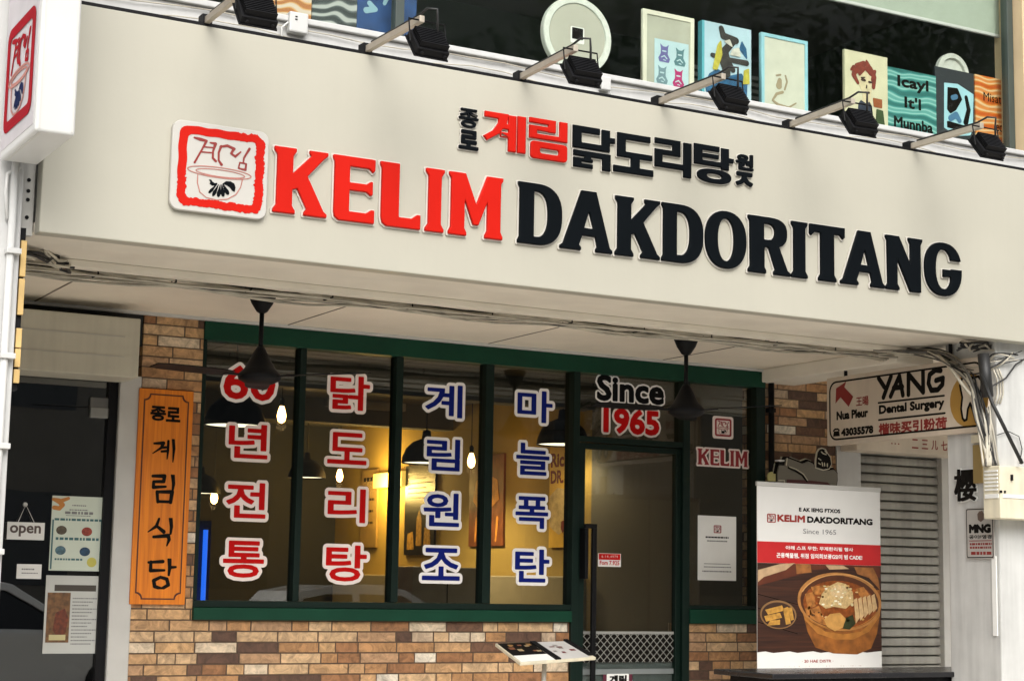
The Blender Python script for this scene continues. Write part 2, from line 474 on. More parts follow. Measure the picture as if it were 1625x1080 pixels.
M_pink = mat('pale_pink_vinyl', (.88,.78,.74), .5, .05, 8)
M_dred = mat('dark_red_paint', (.23,.018,.014), .6, .1, 8)
M_brick = brick_mat()
M_cream = mat('cream_metal', (.56,.53,.43), .5, .10, 4, .03, 20, streak=.12)
M_creambox = mat('cream_plastic', (.72,.66,.50), .5, .12, 6, streak=.2)
M_greyframe = mat('grey_aluminium', (.56,.55,.52), .45, .08, 5, metal=.2)
M_glass = glass_mat('window_glass', (.84,.87,.85), 1.8)
M_glassup = glass_mat('upper_glass', (.93,.95,.93), 1.14)
M_glassdoor = glass_mat('door_glass', (.45,.47,.47), 2.7)
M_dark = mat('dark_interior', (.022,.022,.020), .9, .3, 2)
M_orange = wood_mat('orange_wood', (.60,.150,.004), (.82,.245,.008))
M_ink = mat('ink_black', (.007,.006,.005), .6, .1, 9, spec=.1)
M_maroon = mat('groove_brown', (.085,.018,.008), .5, .1, 9)
M_paper = mat('paper_white', (.78,.78,.75), .7, .05, 6)
M_greytext = mat('grey_ink', (.20,.20,.20), .7)
M_cable = mat('white_cable', (.52,.48,.39), .55, .35, 9)
M_cableg = mat('grey_cable', (.12,.11,.095), .55, .3, 9)
M_cabled = mat('black_cable', (.015,.015,.015), .5, .15, 9)
M_floor = mat('floor_tiles', (.66,.61,.54), .5, .12, 3)
M_asphalt = mat('concrete_road', (.52,.50,.455), .9, .2, 8, .2, 200)
M_kerb = mat('kerb_concrete', (.5,.48,.44), .85, .15, 5, .15, 60)

# ------------------------------------------------------------------ setting: ground
tag(box('road', M_asphalt, (-60, 90, -60, 6.4, -.6, -.30)), kind='structure')
tag(box('kerb', M_kerb, (-60, 90, 6.4, 6.75, -.6, -.12), bevel=.02), kind='structure')
tag(box('pavement', M_floor, (-60, 90, 6.75, 30, -.6, 0)), kind='structure')
tag(box('far_ground', M_asphalt, (-900, 900, -900, 900, -1.2, -.7)), kind='structure')

# ------------------------------------------------------------------ building shell
FYY = 7.63
fasc = thing('fascia_sign', 'long cream fascia sign board with raised red and black letters over the shopfront', 'shop sign', (4.7, FYY, 2.70))
MB().box(1.842, 9.6, FYY, 7.72, 2.70, 3.765).build('panel', M_fascia, fasc, .006)
MB().box(1.842, 9.6, 7.722, 7.95, 2.716, 2.76).build('underside_trim', M_beam, fasc)
MB().box(1.842, 9.6, FYY+.012, 7.72, 3.768, 3.784).build('top_trim', M_blackmetal, fasc)

up = thing('upper_wall', 'white painted parapet wall above the fascia with a ledge under the upstairs windows', 'wall', (4.7, 7.9, 2.8))
MB().box(1.2, 12, 7.90, 8.10, 2.80, 3.944).build('wall', M_wall, up)
MB().box(1.2, 12, 7.875, 8.10, 3.946, 3.978).build('ledge', M_wall, up, .006)

cl = thing('soffit', 'beige panelled ceiling over the covered walkway with dark joint lines', 'ceiling', (4.7, 9, 2.754))
MB().box(1.3, 13, 8.55, 10.2, 2.754, 2.80).build('panel', M_soffit, cl)
j = MB()
for X in (2.40, 3.95, 5.35, 6.72):
    j.box(X-.004, X+.004, 8.56, 9.98, 2.751, 2.7538)
j.box(1.77, 7.8, 8.885, 8.892, 2.7512, 2.7539)
j.build('joint_strip', M_joint, cl)
MB().box(1.3, 13, 7.952, 8.40, 2.73, 2.80).build('beam', M_beam, cl, .01)
MB().box(1.3, 13, 8.402, 8.548, 2.745, 2.80).build('beam_recess', M_beam, cl)
MB().box(1.9, 7.6, 9.955, 9.983, 2.735, 2.7535).build('edge_bead', M_white, cl)
MB().box(7.58, 7.9, 8.56, 10.1, 2.66, 2.7535).build('cross_beam', M_beam, cl, .008)
box('trunking', M_beam, (2.12, 7.5, 8.36, 8.44, 2.694, 2.729), cl, .004)

pl = thing('pillar', 'white pillar at the left edge with a pale conduit running down it', 'pillar', (1.3, 7.8, 0))
MB().box(.6, 1.768, 7.65, 8.1, -.3, 6.0).build('shaft', M_wall, pl, .008)
MB().box(.6, 1.764, 8.1, 10.3, -.3, 2.75).build('party_wall', M_wall, pl)
pr = thing('pillar', 'white pillar at the right edge carrying the meter box', 'pillar', (7.9, 7.9, 0))
MB().box(7.64, 8.35, 7.74, 8.17, -.3, 2.90).build('shaft', mat('stained_white', (.56,.56,.54), .65, .10, 5, .12, 25, streak=.22), pr, .01)

bw = thing('brick_wall', 'multicoloured brick tile wall round the green window frames', 'wall', (0, 10, 0))
MB().box(3.055, 3.424, 9.985, 10.25, 0, 2.7535).build('left_pier', M_brick, bw)
MB().box(3.4245, 6.062, 10.0, 10.25, 0, .962).build('dado', M_brick, bw)
MB().box(6.972, 7.612, 10.0, 10.25, 0, .956).build('dado', M_brick, bw)
MB().box(7.6125, 8.272, 10.004, 10.25, 0, 2.7535).build('right_pier', M_brick, bw)
MB().box(6.052, 6.066, 9.992, 9.999, 0, .962).build('edge_trim', M_white, bw)

# ------------------------------------------------------------------ fascia lettering (polygons in units of 100 = cap height)
def stem(x0, x1, top=1, bot=1, s=5):
    p = []
    p += [(x0-s,100),(x1+s,100),(x1+s,95),(x1,88)] if top else [(x0,100),(x1,100)]
    p += [(x1,12),(x1+s,5),(x1+s,0),(x0-s,0),(x0-s,5),(x0,12)] if bot else [(x1,0),(x0,0)]
    if top: p += [(x0,88),(x0-s,95)]
    return ('+', p)
def R_(x0, y0, x1, y1): return ('+', [(x0,y0),(x1,y0),(x1,y1),(x0,y1)])
def C_(x0, y0, x1, y1): return ('-', [(x0,y0),(x1,y0),(x1,y1),(x0,y1)])
def letter_ops(ch, w):
    P = lambda *q: ('+', [(x*w, y) for x, y in q])
    Q = lambda *q: ('-', [(x*w, y) for x, y in q])
    if ch == 'K':
        return [stem(6, 6+.29*w), P((.30,52),(.36,62),(.69,92),(.655,95),(.655,100),(1,100),(1,95),(.92,89),(.60,57),(.45,40),(.34,36),(.28,40)),
                P((.36,60),(.62,61),(.94,9),(1,5),(1,0),(.575,0),(.575,5),(.625,10),(.40,46))]
    if ch == 'E':
        return [P((.04,90),(.0,95),(0,100),(1,100),(1,83),(.95,79),(.86,85),(.40,85),(.40,60),(.80,60),(.90,65),(.95,65),(.95,44),(.90,43),(.80,48),(.40,48),(.40,15),(.80,15),(.92,21),(1,21),(1,0),(.16,0),(.06,5),(.04,13))]
    if ch == 'L':
        return [P((.04,90),(0,95),(0,100),(.47,100),(.47,16),(.78,16),(.92,23),(1,23),(1,0),(.17,0),(.07,5),(.04,13))]
    if ch == 'I': return [stem(5, w-5)]
    if ch == 'M':
        return [P((.04,90),(0,95),(0,100),(.30,100),(.505,52),(.70,100),(1,100),(1,95),(.96,90),(.96,12),(1,5),(1,0),(.67,0),(.67,5),(.71,12),(.71,58),(.55,19),(.45,19),(.29,58),(.29,12),(.33,5),(.33,0),(0,0),(0,5),(.04,12))]
    if ch == 'D':
        return [P((.04,90),(0,95),(0,100),(.45,100),(.45,0),(0,0),(0,5),(.04,11)), ('+', [(.35*w,0)]+ell(.42*w,50,.58*w,50,24,2.5,-90,90)+[(.35*w,100)]),
                ('-', [(.36*w,13)]+ell(.42*w,50,.26*w,37,20,2.4,-90,90)+[(.36*w,87)])]
    if ch == 'A':
        return [P((.40,100),(.68,100),(.95,9),(1,5),(1,0),(.68,0),(.68,5),(.71,9),(.67,25),(.42,25),(.36,9),(.40,5),(.40,0),(0,0),(0,5),(.06,9)), Q((.545,66),(.635,38),(.455,38))]
    if ch == 'O': return [('+', ell(w/2,50,w/2,50,44,2.25)), ('-', ell(w/2,50,w*.20,37,32,2.2))]
    if ch == 'R':
        return [P((.04,90),(0,95),(0,100),(.5,100),(.5,50),(.38,48),(.38,11),(.42,5),(.42,0),(0,0),(0,5),(.05,11)), ('+', [(.3*w,47)]+ell(.50*w,73.5,.42*w,26.5,20,2.6,-90,90)+[(.3*w,100)]),
                ('-', [(.37*w,60)]+ell(.46*w,74,.17*w,14,14,2.4,-90,90)+[(.37*w,88)]), P((.42,50),(.70,55),(.93,9),(1,5),(1,0),(.60,0),(.60,5),(.64,9),(.48,46))]
    if ch == 'T': return [stem(.31*w, .69*w, 0, 1), P((0,100),(1,100),(1,82),(.95,79),(.86,86),(.14,86),(.05,79),(0,82))]
    if ch == 'N':
        return [P((.04,90),(0,95),(0,100),(.36,100),(.67,50),(.67,88),(.62,95),(.62,100),(1,100),(1,95),(.95,88),(.95,0),(.66,0),(.31,58),(.31,11),(.36,5),(.36,0),(0,0),(0,5),(.05,11))]
    if ch == 'G':
        return [('+', ell(w/2,50,w/2,50,44,2.3)), ('-', ell(w*.51,50,w*.215,37,32,2.3)), C_(.60*w,52,w+5,68), R_(.50*w,36,w*.60,50), R_(.58*w,37,w*.98,50), ('+', [(.70*w,50),(.70*w,14),(.80*w,10),(.90*w,20),(.965*w,30),(.98*w,50)])]
def letter(name, ops, w, h, x0, z0, m, parent, r=1.6, th=.021, z=0.004, lab=None, back=2.4, n=120):
    s = h/100.0; fr = FY(FYY)
    F, xs, ys = field(ops, (0, 0, w, 100), n)
    mp = lambda lp: [(x0+p[0]*s, z0+p[1]*s) for p in lp]
    o = flat(name, m, [mp(l) for l in contours(F.copy(), xs, ys, -1.0+r*.6)], fr, z, th, .004, parent)
    flat('backing', M_halo, [mp(l) for l in contours(F.copy(), xs, ys, back)], fr, .0015, .008, .0, o)  # added pale rim, a halo round the letter built as a plate
    if lab: o['label'] = lab
    return o
ZB, ZT = 2.918, 3.236
def lx(x, y): return fy(x, y, FYY)[0]
word1 = [('K',430.6,517),('E',525,592),('L',600,665),('I',672.6,702),('M',709.5,795)]
word2 = [('D',819,889),('A',886,969),('K',972.5,1044),('D',1047,1112.7),('O',1116,1181),('R',1184,1250.8),('I',1252.7,1278),('T',1281.5,1337),('A',1330,1400),('N',1402,1460),('G',1463.5,1522)]
for word, m in ((word1, M_red), (word2, M_black)):
    for ch, a, b in word:
        yy = 300+(a-500)*.115
        X0, X1 = lx(a, yy), lx(b, yy+(b-a)*.115); wd = (X1-X0)/(ZT-ZB)*100
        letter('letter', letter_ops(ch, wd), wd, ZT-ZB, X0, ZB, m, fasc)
# Korean heading
HG = {
 'gye': [R_(2,86,56,100), ('+',[(36,100),(58,100),(54,74),(36,44),(8,22),(0,32),(22,50),(34,72)]), R_(44,60,66,72), R_(40,37,66,49), R_(59,0,77,98), R_(81,0,100,100)],
 'rim': [R_(2,89,68,100), R_(50,70,68,100), R_(2,71,68,81), R_(2,50,20,81), R_(2,50,98,61), R_(79,50,98,100), ('+',rrect(6,0,98,42,8)), ('-',rrect(28,13,78,28,6))],
 'dak': [R_(2,86,64,100), R_(2,47,21,100), R_(2,47,88,60), R_(70,47,88,99), R_(86,70,100,82), R_(4,28,90,40), R_(4,15,48,22), R_(4,0,21,22), R_(4,0,48,9), R_(30,20,44,32), R_(72,0,90,40)],
 'do': [R_(9,86,92,100), R_(9,40,29,100), R_(9,40,97,53), R_(44,10,65,45), R_(0,0,100,15)],
 'ri': [R_(2,86,70,100), R_(50,56,70,100), R_(2,56,70,69), R_(2,20,21,69), R_(2,20,90,34), R_(80,0,100,98)],
 'tang': [R_(2,87,64,100), R_(2,46,21,100), R_(2,67,62,77), R_(2,46,88,58), R_(70,40,88,98), R_(86,62,100,73), ('+',ell(52,18,42,18.5,40,2.4)), ('-',ell(52,18,20,8,30,2.2))],
}
def hangul(key, x0, x1, y0, y1, m):            # photo x range, top y at left, bottom y at left
    X0, Z1 = fy(x0, y0, FYY); X1 = fy(x1, y0+(x1-x0)*.14, FYY)[0]; Z0 = fy(x0, y1, FYY)[1]
    wd = 100*(X1-X0)/(Z1-Z0)
    ops = [(k, [(px*wd/100, py) for px, py in p]) for k, p in HG[key]]
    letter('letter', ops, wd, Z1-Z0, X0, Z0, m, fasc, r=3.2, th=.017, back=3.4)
hangul('gye', 766, 832, 177, 235, M_red)
hangul('rim', 837, 899, 187, 250, M_red)
hangul('dak', 906, 973, 199, 264, M_black)
hangul('do', 972, 1034, 210, 272, M_black)
hangul('ri', 1036, 1094, 219, 275, M_black)
hangul('tang', 1098, 1161, 228, 286, M_black)
def fontletter(body, bx, m, parent, frame=None, th=.014, bold=.08, back=.05, z=.004, bm=None, n=90, nm='letter', bv=.002):
    """a font syllable made bold: bold and back are fractions of the box height"""
    h = bx[3]-bx[1]; segs, bb = glyph_segs(body)
    ops = [('g', fitted(segs, bb, bx, h*(bold+back*.6)))]
    F, xs, ys = field(ops, bx, n)
    frame = frame or FY(FYY)
    o = flat(nm, m, contours(F.copy(), xs, ys, h*bold), frame, z, th, bv, parent)
    if back: flat('backing', bm or M_halo, contours(F.copy(), xs, ys, h*(bold+back)), frame, z-.0025 if th < .01 else .0015, .002 if th < .01 else .006, 0, o)  # rim behind: added halo on fascia syllables, real vinyl outline on decals
    return o
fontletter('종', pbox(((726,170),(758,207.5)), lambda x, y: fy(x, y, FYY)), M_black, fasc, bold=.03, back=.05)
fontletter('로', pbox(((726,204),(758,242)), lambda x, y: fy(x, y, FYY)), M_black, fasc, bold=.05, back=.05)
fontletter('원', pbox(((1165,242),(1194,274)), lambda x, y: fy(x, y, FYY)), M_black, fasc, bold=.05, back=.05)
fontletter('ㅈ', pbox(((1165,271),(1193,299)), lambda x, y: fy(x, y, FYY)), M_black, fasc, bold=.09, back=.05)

# ---- emblem, drawn in the plaque's own units (zoom pixels of the photograph, shear taken out)
def emb(x, y):
    return ((x-60)/4.25, 100-(y-60-.118*(x-60))/4.02)
def emb_strokes(lst): return [('s', [(*emb(x, y), r) for x, y, r in s]) for s in lst]
E_script = emb_strokes([
  [(150,138,1.1),(178,146,1.9),(205,152,1.3)], [(205,152,1.3),(185,195,1.0),(155,255,1.1)],
  [(192,180,.8),(232,183,.9)], [(186,205,.8),(228,207,.9)], [(222,160,.9),(246,164,1.7),(236,200,1.0),(236,232,1.2),(250,246,1.5)],
  [(272,175,1.4),(262,205,1.1),(263,242,1.1),(277,262,1.6)], [(268,178,1.1),(300,172,1.6),(332,186,1.6),(318,208,1.2),(338,222,1.4),(362,200,.9)],
  [(402,184,1.5),(378,228,1.0),(376,250,.8)], [(360,250,.9),(390,256,1.0),(387,285,1.3),(355,277,.9),(360,250,.9)]])
def _el(cx, cy, rx, ry, rot, n=30): return [(cx+rx*math.cos(t)*math.cos(rot)-ry*math.sin(t)*math.sin(rot), cy+rx*math.cos(t)*math.sin(rot)+ry*math.sin(t)*math.cos(rot)) for t in [2*math.pi*k/n for k in range(n+1)]]
E_bowl = emb_strokes([[(x, y, .42) for x, y in _el(270,300,146,24,.12)], [(x, y, .35) for x, y in _el(274,303,112,16,.12)],
  [(172,312,.4),(172,350,.4),(184,392,.4),(215,418,.4),(262,428,.4),(310,424,.4),(348,402,.4),(368,368,.4),(376,328,.4)]])
def petal(a, b, w):
    (ax, ay), (bx, by) = a, b; nx, ny = by-ay, ax-bx; L = math.hypot(nx, ny); nx /= L; ny /= L
    pts = []
    for t, k in ((0,.12),(.35,.55),(.7,1),(.9,.8),(1,.25)): pts.append((ax+(bx-ax)*t+nx*w*k*1.12, ay+(by-ay)*t+ny*w*k*1.12))
    for t, k in ((1,-.25),(.9,-.8),(.7,-1),(.35,-.55),(0,-.12)): pts.append((ax+(bx-ax)*t+nx*w*k*1.12, ay+(by-ay)*t+ny*w*k*1.12))
    return ('+', [emb(*p) for p in pts])
E_fan = [petal((262,352),(224,397),6.5), petal((268,354),(243,411),7.5), petal((275,355),(268,415),8), petal((281,354),(291,413),8), petal((286,352),(314,403),8.5),
         ('+', [emb(*p) for p in ((284,352),(300,340),(322,340),(338,350),(345,368),(342,390),(330,384),(318,368),(303,358))]),
         ('+', [emb(*p) for p in ((238,362),(226,352),(230,344),(222,333),(234,333),(238,342),(250,350),(262,347),(256,360))])]
E_border = [('+', rrect(5,4,97,96.5,11)), ('-', rrect(14,13.5,87.5,87,5))]
def emblem(parent, frame, bx, big=True, plaque=None, zoff=0.0, red=None, navy=None, n=150, mirror=False):
    x0, y0, x1, y1 = bx; sx, sy = (x1-x0)/100, (y1-y0)/100
    mp = lambda lp: [(x0+p[0]*sx, y0+p[1]*sy) for p in lp]
    e = .0012
    F, xs, ys = field(E_border, (0,0,100,100), n)
    if big:
        rs = np.random.RandomState(5); K = rs.randn(*F.shape)
        for _ in range(3): K = (K+np.roll(K,1,0)+np.roll(K,-1,0)+np.roll(K,1,1)+np.roll(K,-1,1))/5
        PX, PY = np.meshgrid(xs, ys)
        F = F + K*2.0*(PX+60-PY > 30) + .5*np.sin(PX*.31)*np.sin(PY*.23+1)
    flat('emblem_border', red or M_red, [mp(l) for l in contours(F, xs, ys, 0)], frame, zoff+e, .0015, 0, parent)
    for nm, ops, m, L in (('emblem_script', E_script, M_dred if big else (red or M_red), -.05 if big else .5), ('emblem_bowl', E_bowl, M_dredl, .12 if big else .5), ('emblem_fan', E_fan, navy or M_black, 0)):
        F, xs, ys = field(ops, (0,0,100,100), n)
        flat(nm, m, [mp(l) for l in contours(F, xs, ys, L)], frame, zoff+e, .0015, 0, parent)
M_dredl = mat('bowl_line', (.42,.16,.13), .6)
PX0, PZ1 = fy(272,190,FYY); PX1, PZ0 = fy(419,350,FYY); PZ0 = fy(272,333,FYY)[1]
pq = flat('logo_plaque', mat('plaque_cream', (.50,.485,.45), .5, .04, 5, spec=.2), [rrect(PX0, PZ0, PX1, PZ1, .045)], FY(FYY), .002, .026, .004, fasc)
emblem(pq, FY(FYY), (PX0+.008, PZ0+.008, PX1-.008, PZ1-.008), zoff=.0275)

# ------------------------------------------------------------------ projecting light box
lb = thing('light_box_sign', 'white projecting light box with the red framed emblem on its side', 'shop sign', (1.74, 7.3, 2.99))
MB().box(1.652, 1.818, 7.015, 7.62, 2.994, 4.25).build('casing', M_white, lb, .012, seg=3)
MB().box(1.668, 1.674, 7.0128, 7.0155, 3.006, 4.24).build('seam', M_greyframe, lb)
MB().box(1.801, 1.807, 7.0128, 7.0155, 3.006, 4.24).build('seam', M_greyframe, lb)
MB().box(1.672, 1.68, 7.03, 7.60, 2.9915, 2.9945).build('seam', M_greyframe, lb)
MB().box(1.6505, 1.6525, 7.05, 7.61, 3.03, 4.22).build('face', mat('light_box_face', (.52,.49,.51), .5, spec=.2), lb)
XL = 1.6500
zb_, zt_ = fx(12, 237, XL)[1], fx(60, 0, XL)[1]
emblem(lb, FX(XL), (-7.595, 3.07, -7.07, fx(60,-3,XL)[1]), zoff=.0006, big=False, red=mat('red_print', (.32,.005,.014), .7, spec=.05), navy=mat('navy_print', (.004,.012,.06), .7, spec=.05))
MB().tube([(1.70,7.62,3.3),(1.70,7.66,3.3)], .03).tube([(1.70,7.62,3.9),(1.70,7.66,3.9)], .03).build('mount', M_greyframe, lb)

# conduit and bracket on the left pillar
cn = thing('conduit', 'pale plastic conduit with clips running down the left pillar', 'pipe', (1.72, 7.6, 0))
MB().tube([(1.722,7.628,3.0),(1.722,7.628,-.2)], .017, 12).build('tube', M_white, cn, smooth=True)
for z in (2.14, 1.75, 2.6, 1.3): MB().box(1.70, 1.765, 7.60, 7.651, z-.012, z+.012).build('clip', M_white, cn, .003)
MB().tube([(1.745,7.63,2.98),(1.69,7.63,2.94),(1.688,7.63,2.86),(1.70,7.63,2.74)], .008).build('tube', M_white, cn, smooth=True)
br = thing('steel_bracket', 'yellowish steel angle bracket with slots beside the left pillar', 'bracket', (1.79, 7.7, 2.2))
m_ = MB()
for a, b in ((2.50,2.66),(2.33,2.49),(2.185,2.27),(2.10,2.18),(2.03,2.09)): m_.box(1.775, 1.80, 7.66, 7.68, a, b)
m_.build('plate', mat('yellow_primer', (.62,.42,.16), .5, .2), br, .002)
MB().box(1.770, 1.798, 7.684, 7.75, 2.0, 2.72).build('rail', M_blackmetal, br)
m_ = MB().box(1.772, 1.838, 7.74, 7.78, 2.70, 3.6)
m_.build('side_plate', M_greyframe, br)
m_ = MB()
for z in (2.78, 2.86, 2.90, 2.95): m_.lathe((1.81, 7.739, z), [(.009,0),(.009,.003)], 10, (0,-1,0))
m_.build('bolt_hole', M_blackmetal, br)

# ------------------------------------------------------------------ floodlights
arms = [((330,40),3.79),((585,90),3.79),((830,132),3.79),((1050,170),3.79),((1258,207),3.79),((1450,239),3.79)]
FL = ['leftmost floodlight, nearest the projecting light box', 'second floodlight from the left, beside the blue board upstairs', 'third floodlight from the left, in front of the round white disc',
      'fourth floodlight from the left, under the blue and yellow canvas', 'fifth floodlight from the left, under the red haired portrait', 'rightmost floodlight, under the orange swirl painting']
proto = None
for i, ((ax, ay), zz) in enumerate(arms):
    X = fy(ax, ay, FYY)[0]
    if proto is None:
        t = thing('floodlight', FL[i], 'floodlight', (X, 7.64, 3.79), 'black floodlights on arms over the fascia'); proto = t
        bx_ = Vector((X, 0, 0))
        m_ = MB(); m_.obox((X, 7.37, 3.797), (1,0,0), (0,1,0), (0,0,1), .013, .29, .016); m_.build('arm', M_alu, t, .002)
        MB().box(X-.024, X+.024, 7.64, 7.70, 3.784, 3.826).build('base_plate', M_blackmetal, t)
        b_, c_ = Vector((0,.62,.785)), Vector((0,-.785,.62))
        lc = Vector((X+.030, 7.07, 3.676))
        body = MB().obox(lc, (1,0,0), b_, c_, .084, .072, .018).build('lamp_body', M_blackmetal, t, .004)
        fn = MB()
        for k in range(9): fn.obox(lc+c_*.034+b_*(-.056+k*.014), (1,0,0), b_, c_, .074, .003, .015)
        fn.build('cooling_fin', M_blackmetal, body)
        fr_ = MB().obox(lc-c_*.023, (1,0,0), b_, c_, .090, .078, .004).build('bezel', M_blackmetal, body, .002)
        for sx_ in (-.06, .06): MB().tube([lc+Vector((sx_,0,0))-b_*.078, lc+Vector((sx_,0,0))-b_*.09], .008).build('clip', M_blackmetal, body)
        gl_ = MB().obox(lc-c_*.0285, (1,0,0), b_, c_, .08, .066, .001).build('lens', M_white, body)
        yk = MB(); e1 = lc+Vector((-.095,0,0)); e2 = lc+Vector((.095,0,0)); tp = Vector((0,.02,.115))
        yk.tube([e1, e1+tp, e2+tp, e2], .0045, 6); yk.build('yoke', M_blackmetal, t)
        cb = MB().tube([lc+Vector((.03,-.03,.06)), (X+.06,7.04,3.79), (X+.045,7.02,3.835), (X+.01,7.05,3.84), (X,7.12,3.822), (X,7.35,3.822), (X,7.6,3.822)], .006, 6)
        cb.build('cable', M_cabled, t, smooth=True)
    else:
        t = copy_tree(proto); t.location = (X, 7.64, 3.79); t['label'] = FL[i]; t.rotation_euler.z = math.radians((0, 2.2, -1.5, 1.2, -2.4, 1.0)[i])

# ------------------------------------------------------------------ upstairs windows
uw = thing('upstairs_window', 'wide dark upstairs shop window behind the floodlights', 'window', (6, 8.06, 4.06))
xr = onY(1601, 150, 8.03).x
MB().box(2.0, xr+.02, 8.055, 8.061, 4.0, 5.6).build('pane', M_glassup, uw)
MB().box(3.725, 3.775, 8.03, 8.09, 3.977, 5.6).build('mullion', mat('dark_mullion', (.045,.06,.052), .5), uw, .003)
MB().box(xr, xr+.05, 8.03, 8.09, 3.977, 5.6).build('mullion', MATS['dark_mullion'], uw, .003)
MB().box(xr+.052, xr+.5, 7.95, 8.2, 3.977, 5.6).build('jamb', mat('beige_stone', (.60,.46,.28), .7, .12, 4), uw)
MB().box(2.0, xr-.001, 8.03, 8.09, 3.977, 4.03).build('sill_rail', M_white, uw, .003)
blz = onY(1600, 64, 8.16).z
bl = thing('roller_blind', 'pale grey green roller blind half drawn in the upstairs window', 'blind', (7, 8.16, 4.75))
MB().box(6.35, xr+.1, 8.155, 8.16, blz+.02, 5.6).build('cloth', mat('blind_cloth', (.36,.41,.34), .8, .06), bl)
MB().box(6.35, xr+.1, 8.148, 8.168, blz, blz+.02).build('bottom_bar', M_white, bl, .003)
rm = thing('upstairs_room', 'dim grey room behind the upstairs window', 'room', (5, 10, 4.0))
m_ = MB(); m_.box(1.5, 9.1, 11.5, 11.6, 3.9, 6.4); m_.box(9.0, 9.1, 8.2, 11.5, 3.9, 6.4); m_.box(1.5, 1.6, 8.2, 11.5, 3.9, 6.4)
m_.build('wall', mat('upstairs_wall', (.085,.10,.08), .85, .2, 2), rm)
MB().box(1.5, 9.1, 8.2, 11.6, 5.6, 5.7).build('ceiling', mat('upstairs_ceiling', (.16,.17,.15), .85, .2, 2), rm)
MB().box(1.5, 9.1, 8.10, 11.6, 3.93, 4.03).build('floor', mat('upstairs_sill', (.30,.29,.27), .7), rm)
m_ = MB()
for k in range(7): m_.box(3.9+k*.5, 4.2+k*.5, 9.3, 9.42, 5.50, 5.60)
m_.build('ceiling_tube', mat('tube_cool', (.7,.9,.85), .4, emit=(.65,1,.9), es=1.2), rm)
m_ = MB()
for k in range(9): m_.box(6.9, 7.5, 9.9, 9.92, 4.45+k*.05, 4.475+k*.05)
m_.build('slat_vent', mat('vent_grey', (.25,.25,.23), .6), rm)

def quadframe(q, Y, lean=0.0):
    """upright board from photo corners TL, TR, BR, BL on the plane Y; returns box in X,Z"""
    P = [fy(x, y, Y) for x, y in q]
    return (min(P[0][0],P[3][0]), min(P[2][1],P[3][1]), max(P[1][0],P[2][0]), max(P[0][1],P[1][1]))
def art(name, label, cat, q, Y, th=.02, frame_m=None, face_m=None, border=.02):
    x0, z0, x1, z1 = quadframe(q, Y)
    z0 = 4.032
    t = thing(name, label, cat, ((x0+x1)/2, Y, z0))
    if frame_m:
        fl = [rrect(x0,z0,x1,z1), rrect(x0+border,z0+border,x1-border,z1-border)]
        flat('frame', frame_m, fl, FY(Y), -th, th, .002, t)
        MB().box(x0+border-.002, x1-border+.002, Y+.006, Y+.012, z0+border-.002, z1-border+.002).build('mount', face_m, t)
        return t, FY(Y+.0055), (x0+border, z0+border, x1-border, z1-border)
    MB().box(x0, x1, Y, Y+th, z0, z1).build('canvas', face_m, t)
    return t, FY(Y-.0006), (x0, z0, x1, z1)
def blob(bx, pts):                    # polygon in 0..1 of a box
    x0, y0, x1, y1 = bx; return [(x0+(x1-x0)*a, y0+(y1-y0)*b) for a, b in pts]
def pblob(name, m, bx, polys, frame, parent, n=70, L=0.0, th=.0012):
    ops = [('+', blob(bx, p)) if p[0] and len(p[0]) == 2 else ('s', [(bx[0]+(bx[2]-bx[0])*a, bx[1]+(bx[3]-bx[1])*b, r*(bx[2]-bx[0])) for a, b, r in p]) for p in polys]
    return flat(name, m, sdf_loops(ops, bx, L, n), frame, .0004, th, 0, parent)
def swirl_mat(name, cols, scale, dist):
    m = bpy.data.materials.new(name); m.use_nodes = True; N = m.node_tree.nodes; L = m.node_tree.links; b = N['Principled BSDF']
    tc = N.new('ShaderNodeTexCoord'); wv = N.new('ShaderNodeTexWave'); wv.wave_type = 'RINGS'
    wv.inputs['Scale'].default_value = scale; wv.inputs['Distortion'].default_value = dist; wv.inputs['Detail'].default_value = 1.0; wv.inputs['Detail Scale'].default_value = .9
    mp = N.new('ShaderNodeMapping'); mp.inputs['Location'].default_value = (.25, 0, .1); L.new(tc.outputs['Object'], mp.inputs['Vector']); L.new(mp.outputs[0], wv.inputs['Vector'])
    r = ramp(N, cols); L.new(wv.outputs['Fac'], r.inputs[0]); L.new(r.outputs[0], b.inputs['Base Color']); b.inputs['Roughness'].default_value = .5
    return m
YA = 8.17
# round white disc
dc = onY(915, 50, 8.15); rr = (onY(969, 58, 8.15).x-onY(861, 42, 8.15).x)/2
t = thing('round_disc', 'round white disc with a pale ribbed rim and a small black square at its centre', 'disc', (dc.x, 8.15, 4.032))
MB().lathe((dc.x, 8.17, 4.035+rr), [(rr,0),(rr,.03),(rr*.985,.036),(rr*.84,.036),(rr*.82,.026),(0.001,.026)], 56, (0,-1,0)).build('rim', mat('disc_white', (.66,.68,.62), .5, .1, 30, .3, 90), t)
MB().lathe((dc.x, 8.143, 4.035+rr), [(rr*.815,0),(rr*.815,.002)], 48, (0,-1,0)).build('face', mat('disc_grey', (.44,.43,.36), .5, .06), t)
flat('label_plate', M_paper, [rrect(dc.x-.045, 4.035+rr-.045, dc.x+.045, 4.035+rr+.05, .008)], FY(8.141), .0004, .001, 0, t)
flat('black_square', M_ink, [rrect(dc.x-.036, 4.035+rr-.022, dc.x+.036, 4.035+rr+.044, .004)], FY(8.1395), .0004, .001, 0, t)
t, f, b = art('framed_drawing', 'cream framed sheet of four small cat drawings in blue grey and magenta', 'picture', ((1027,15),(1102,30),(1096,134),(1020,122)), YA, .025, mat('cream_frame', (.70,.68,.55), .5), mat('mount_grey', (.42,.42,.34), .7), .028)
sh = (b[0]+.09*(b[2]-b[0])*2, b[1]+.004, b[2]-.01, b[1]+(b[3]-b[1])*.68)
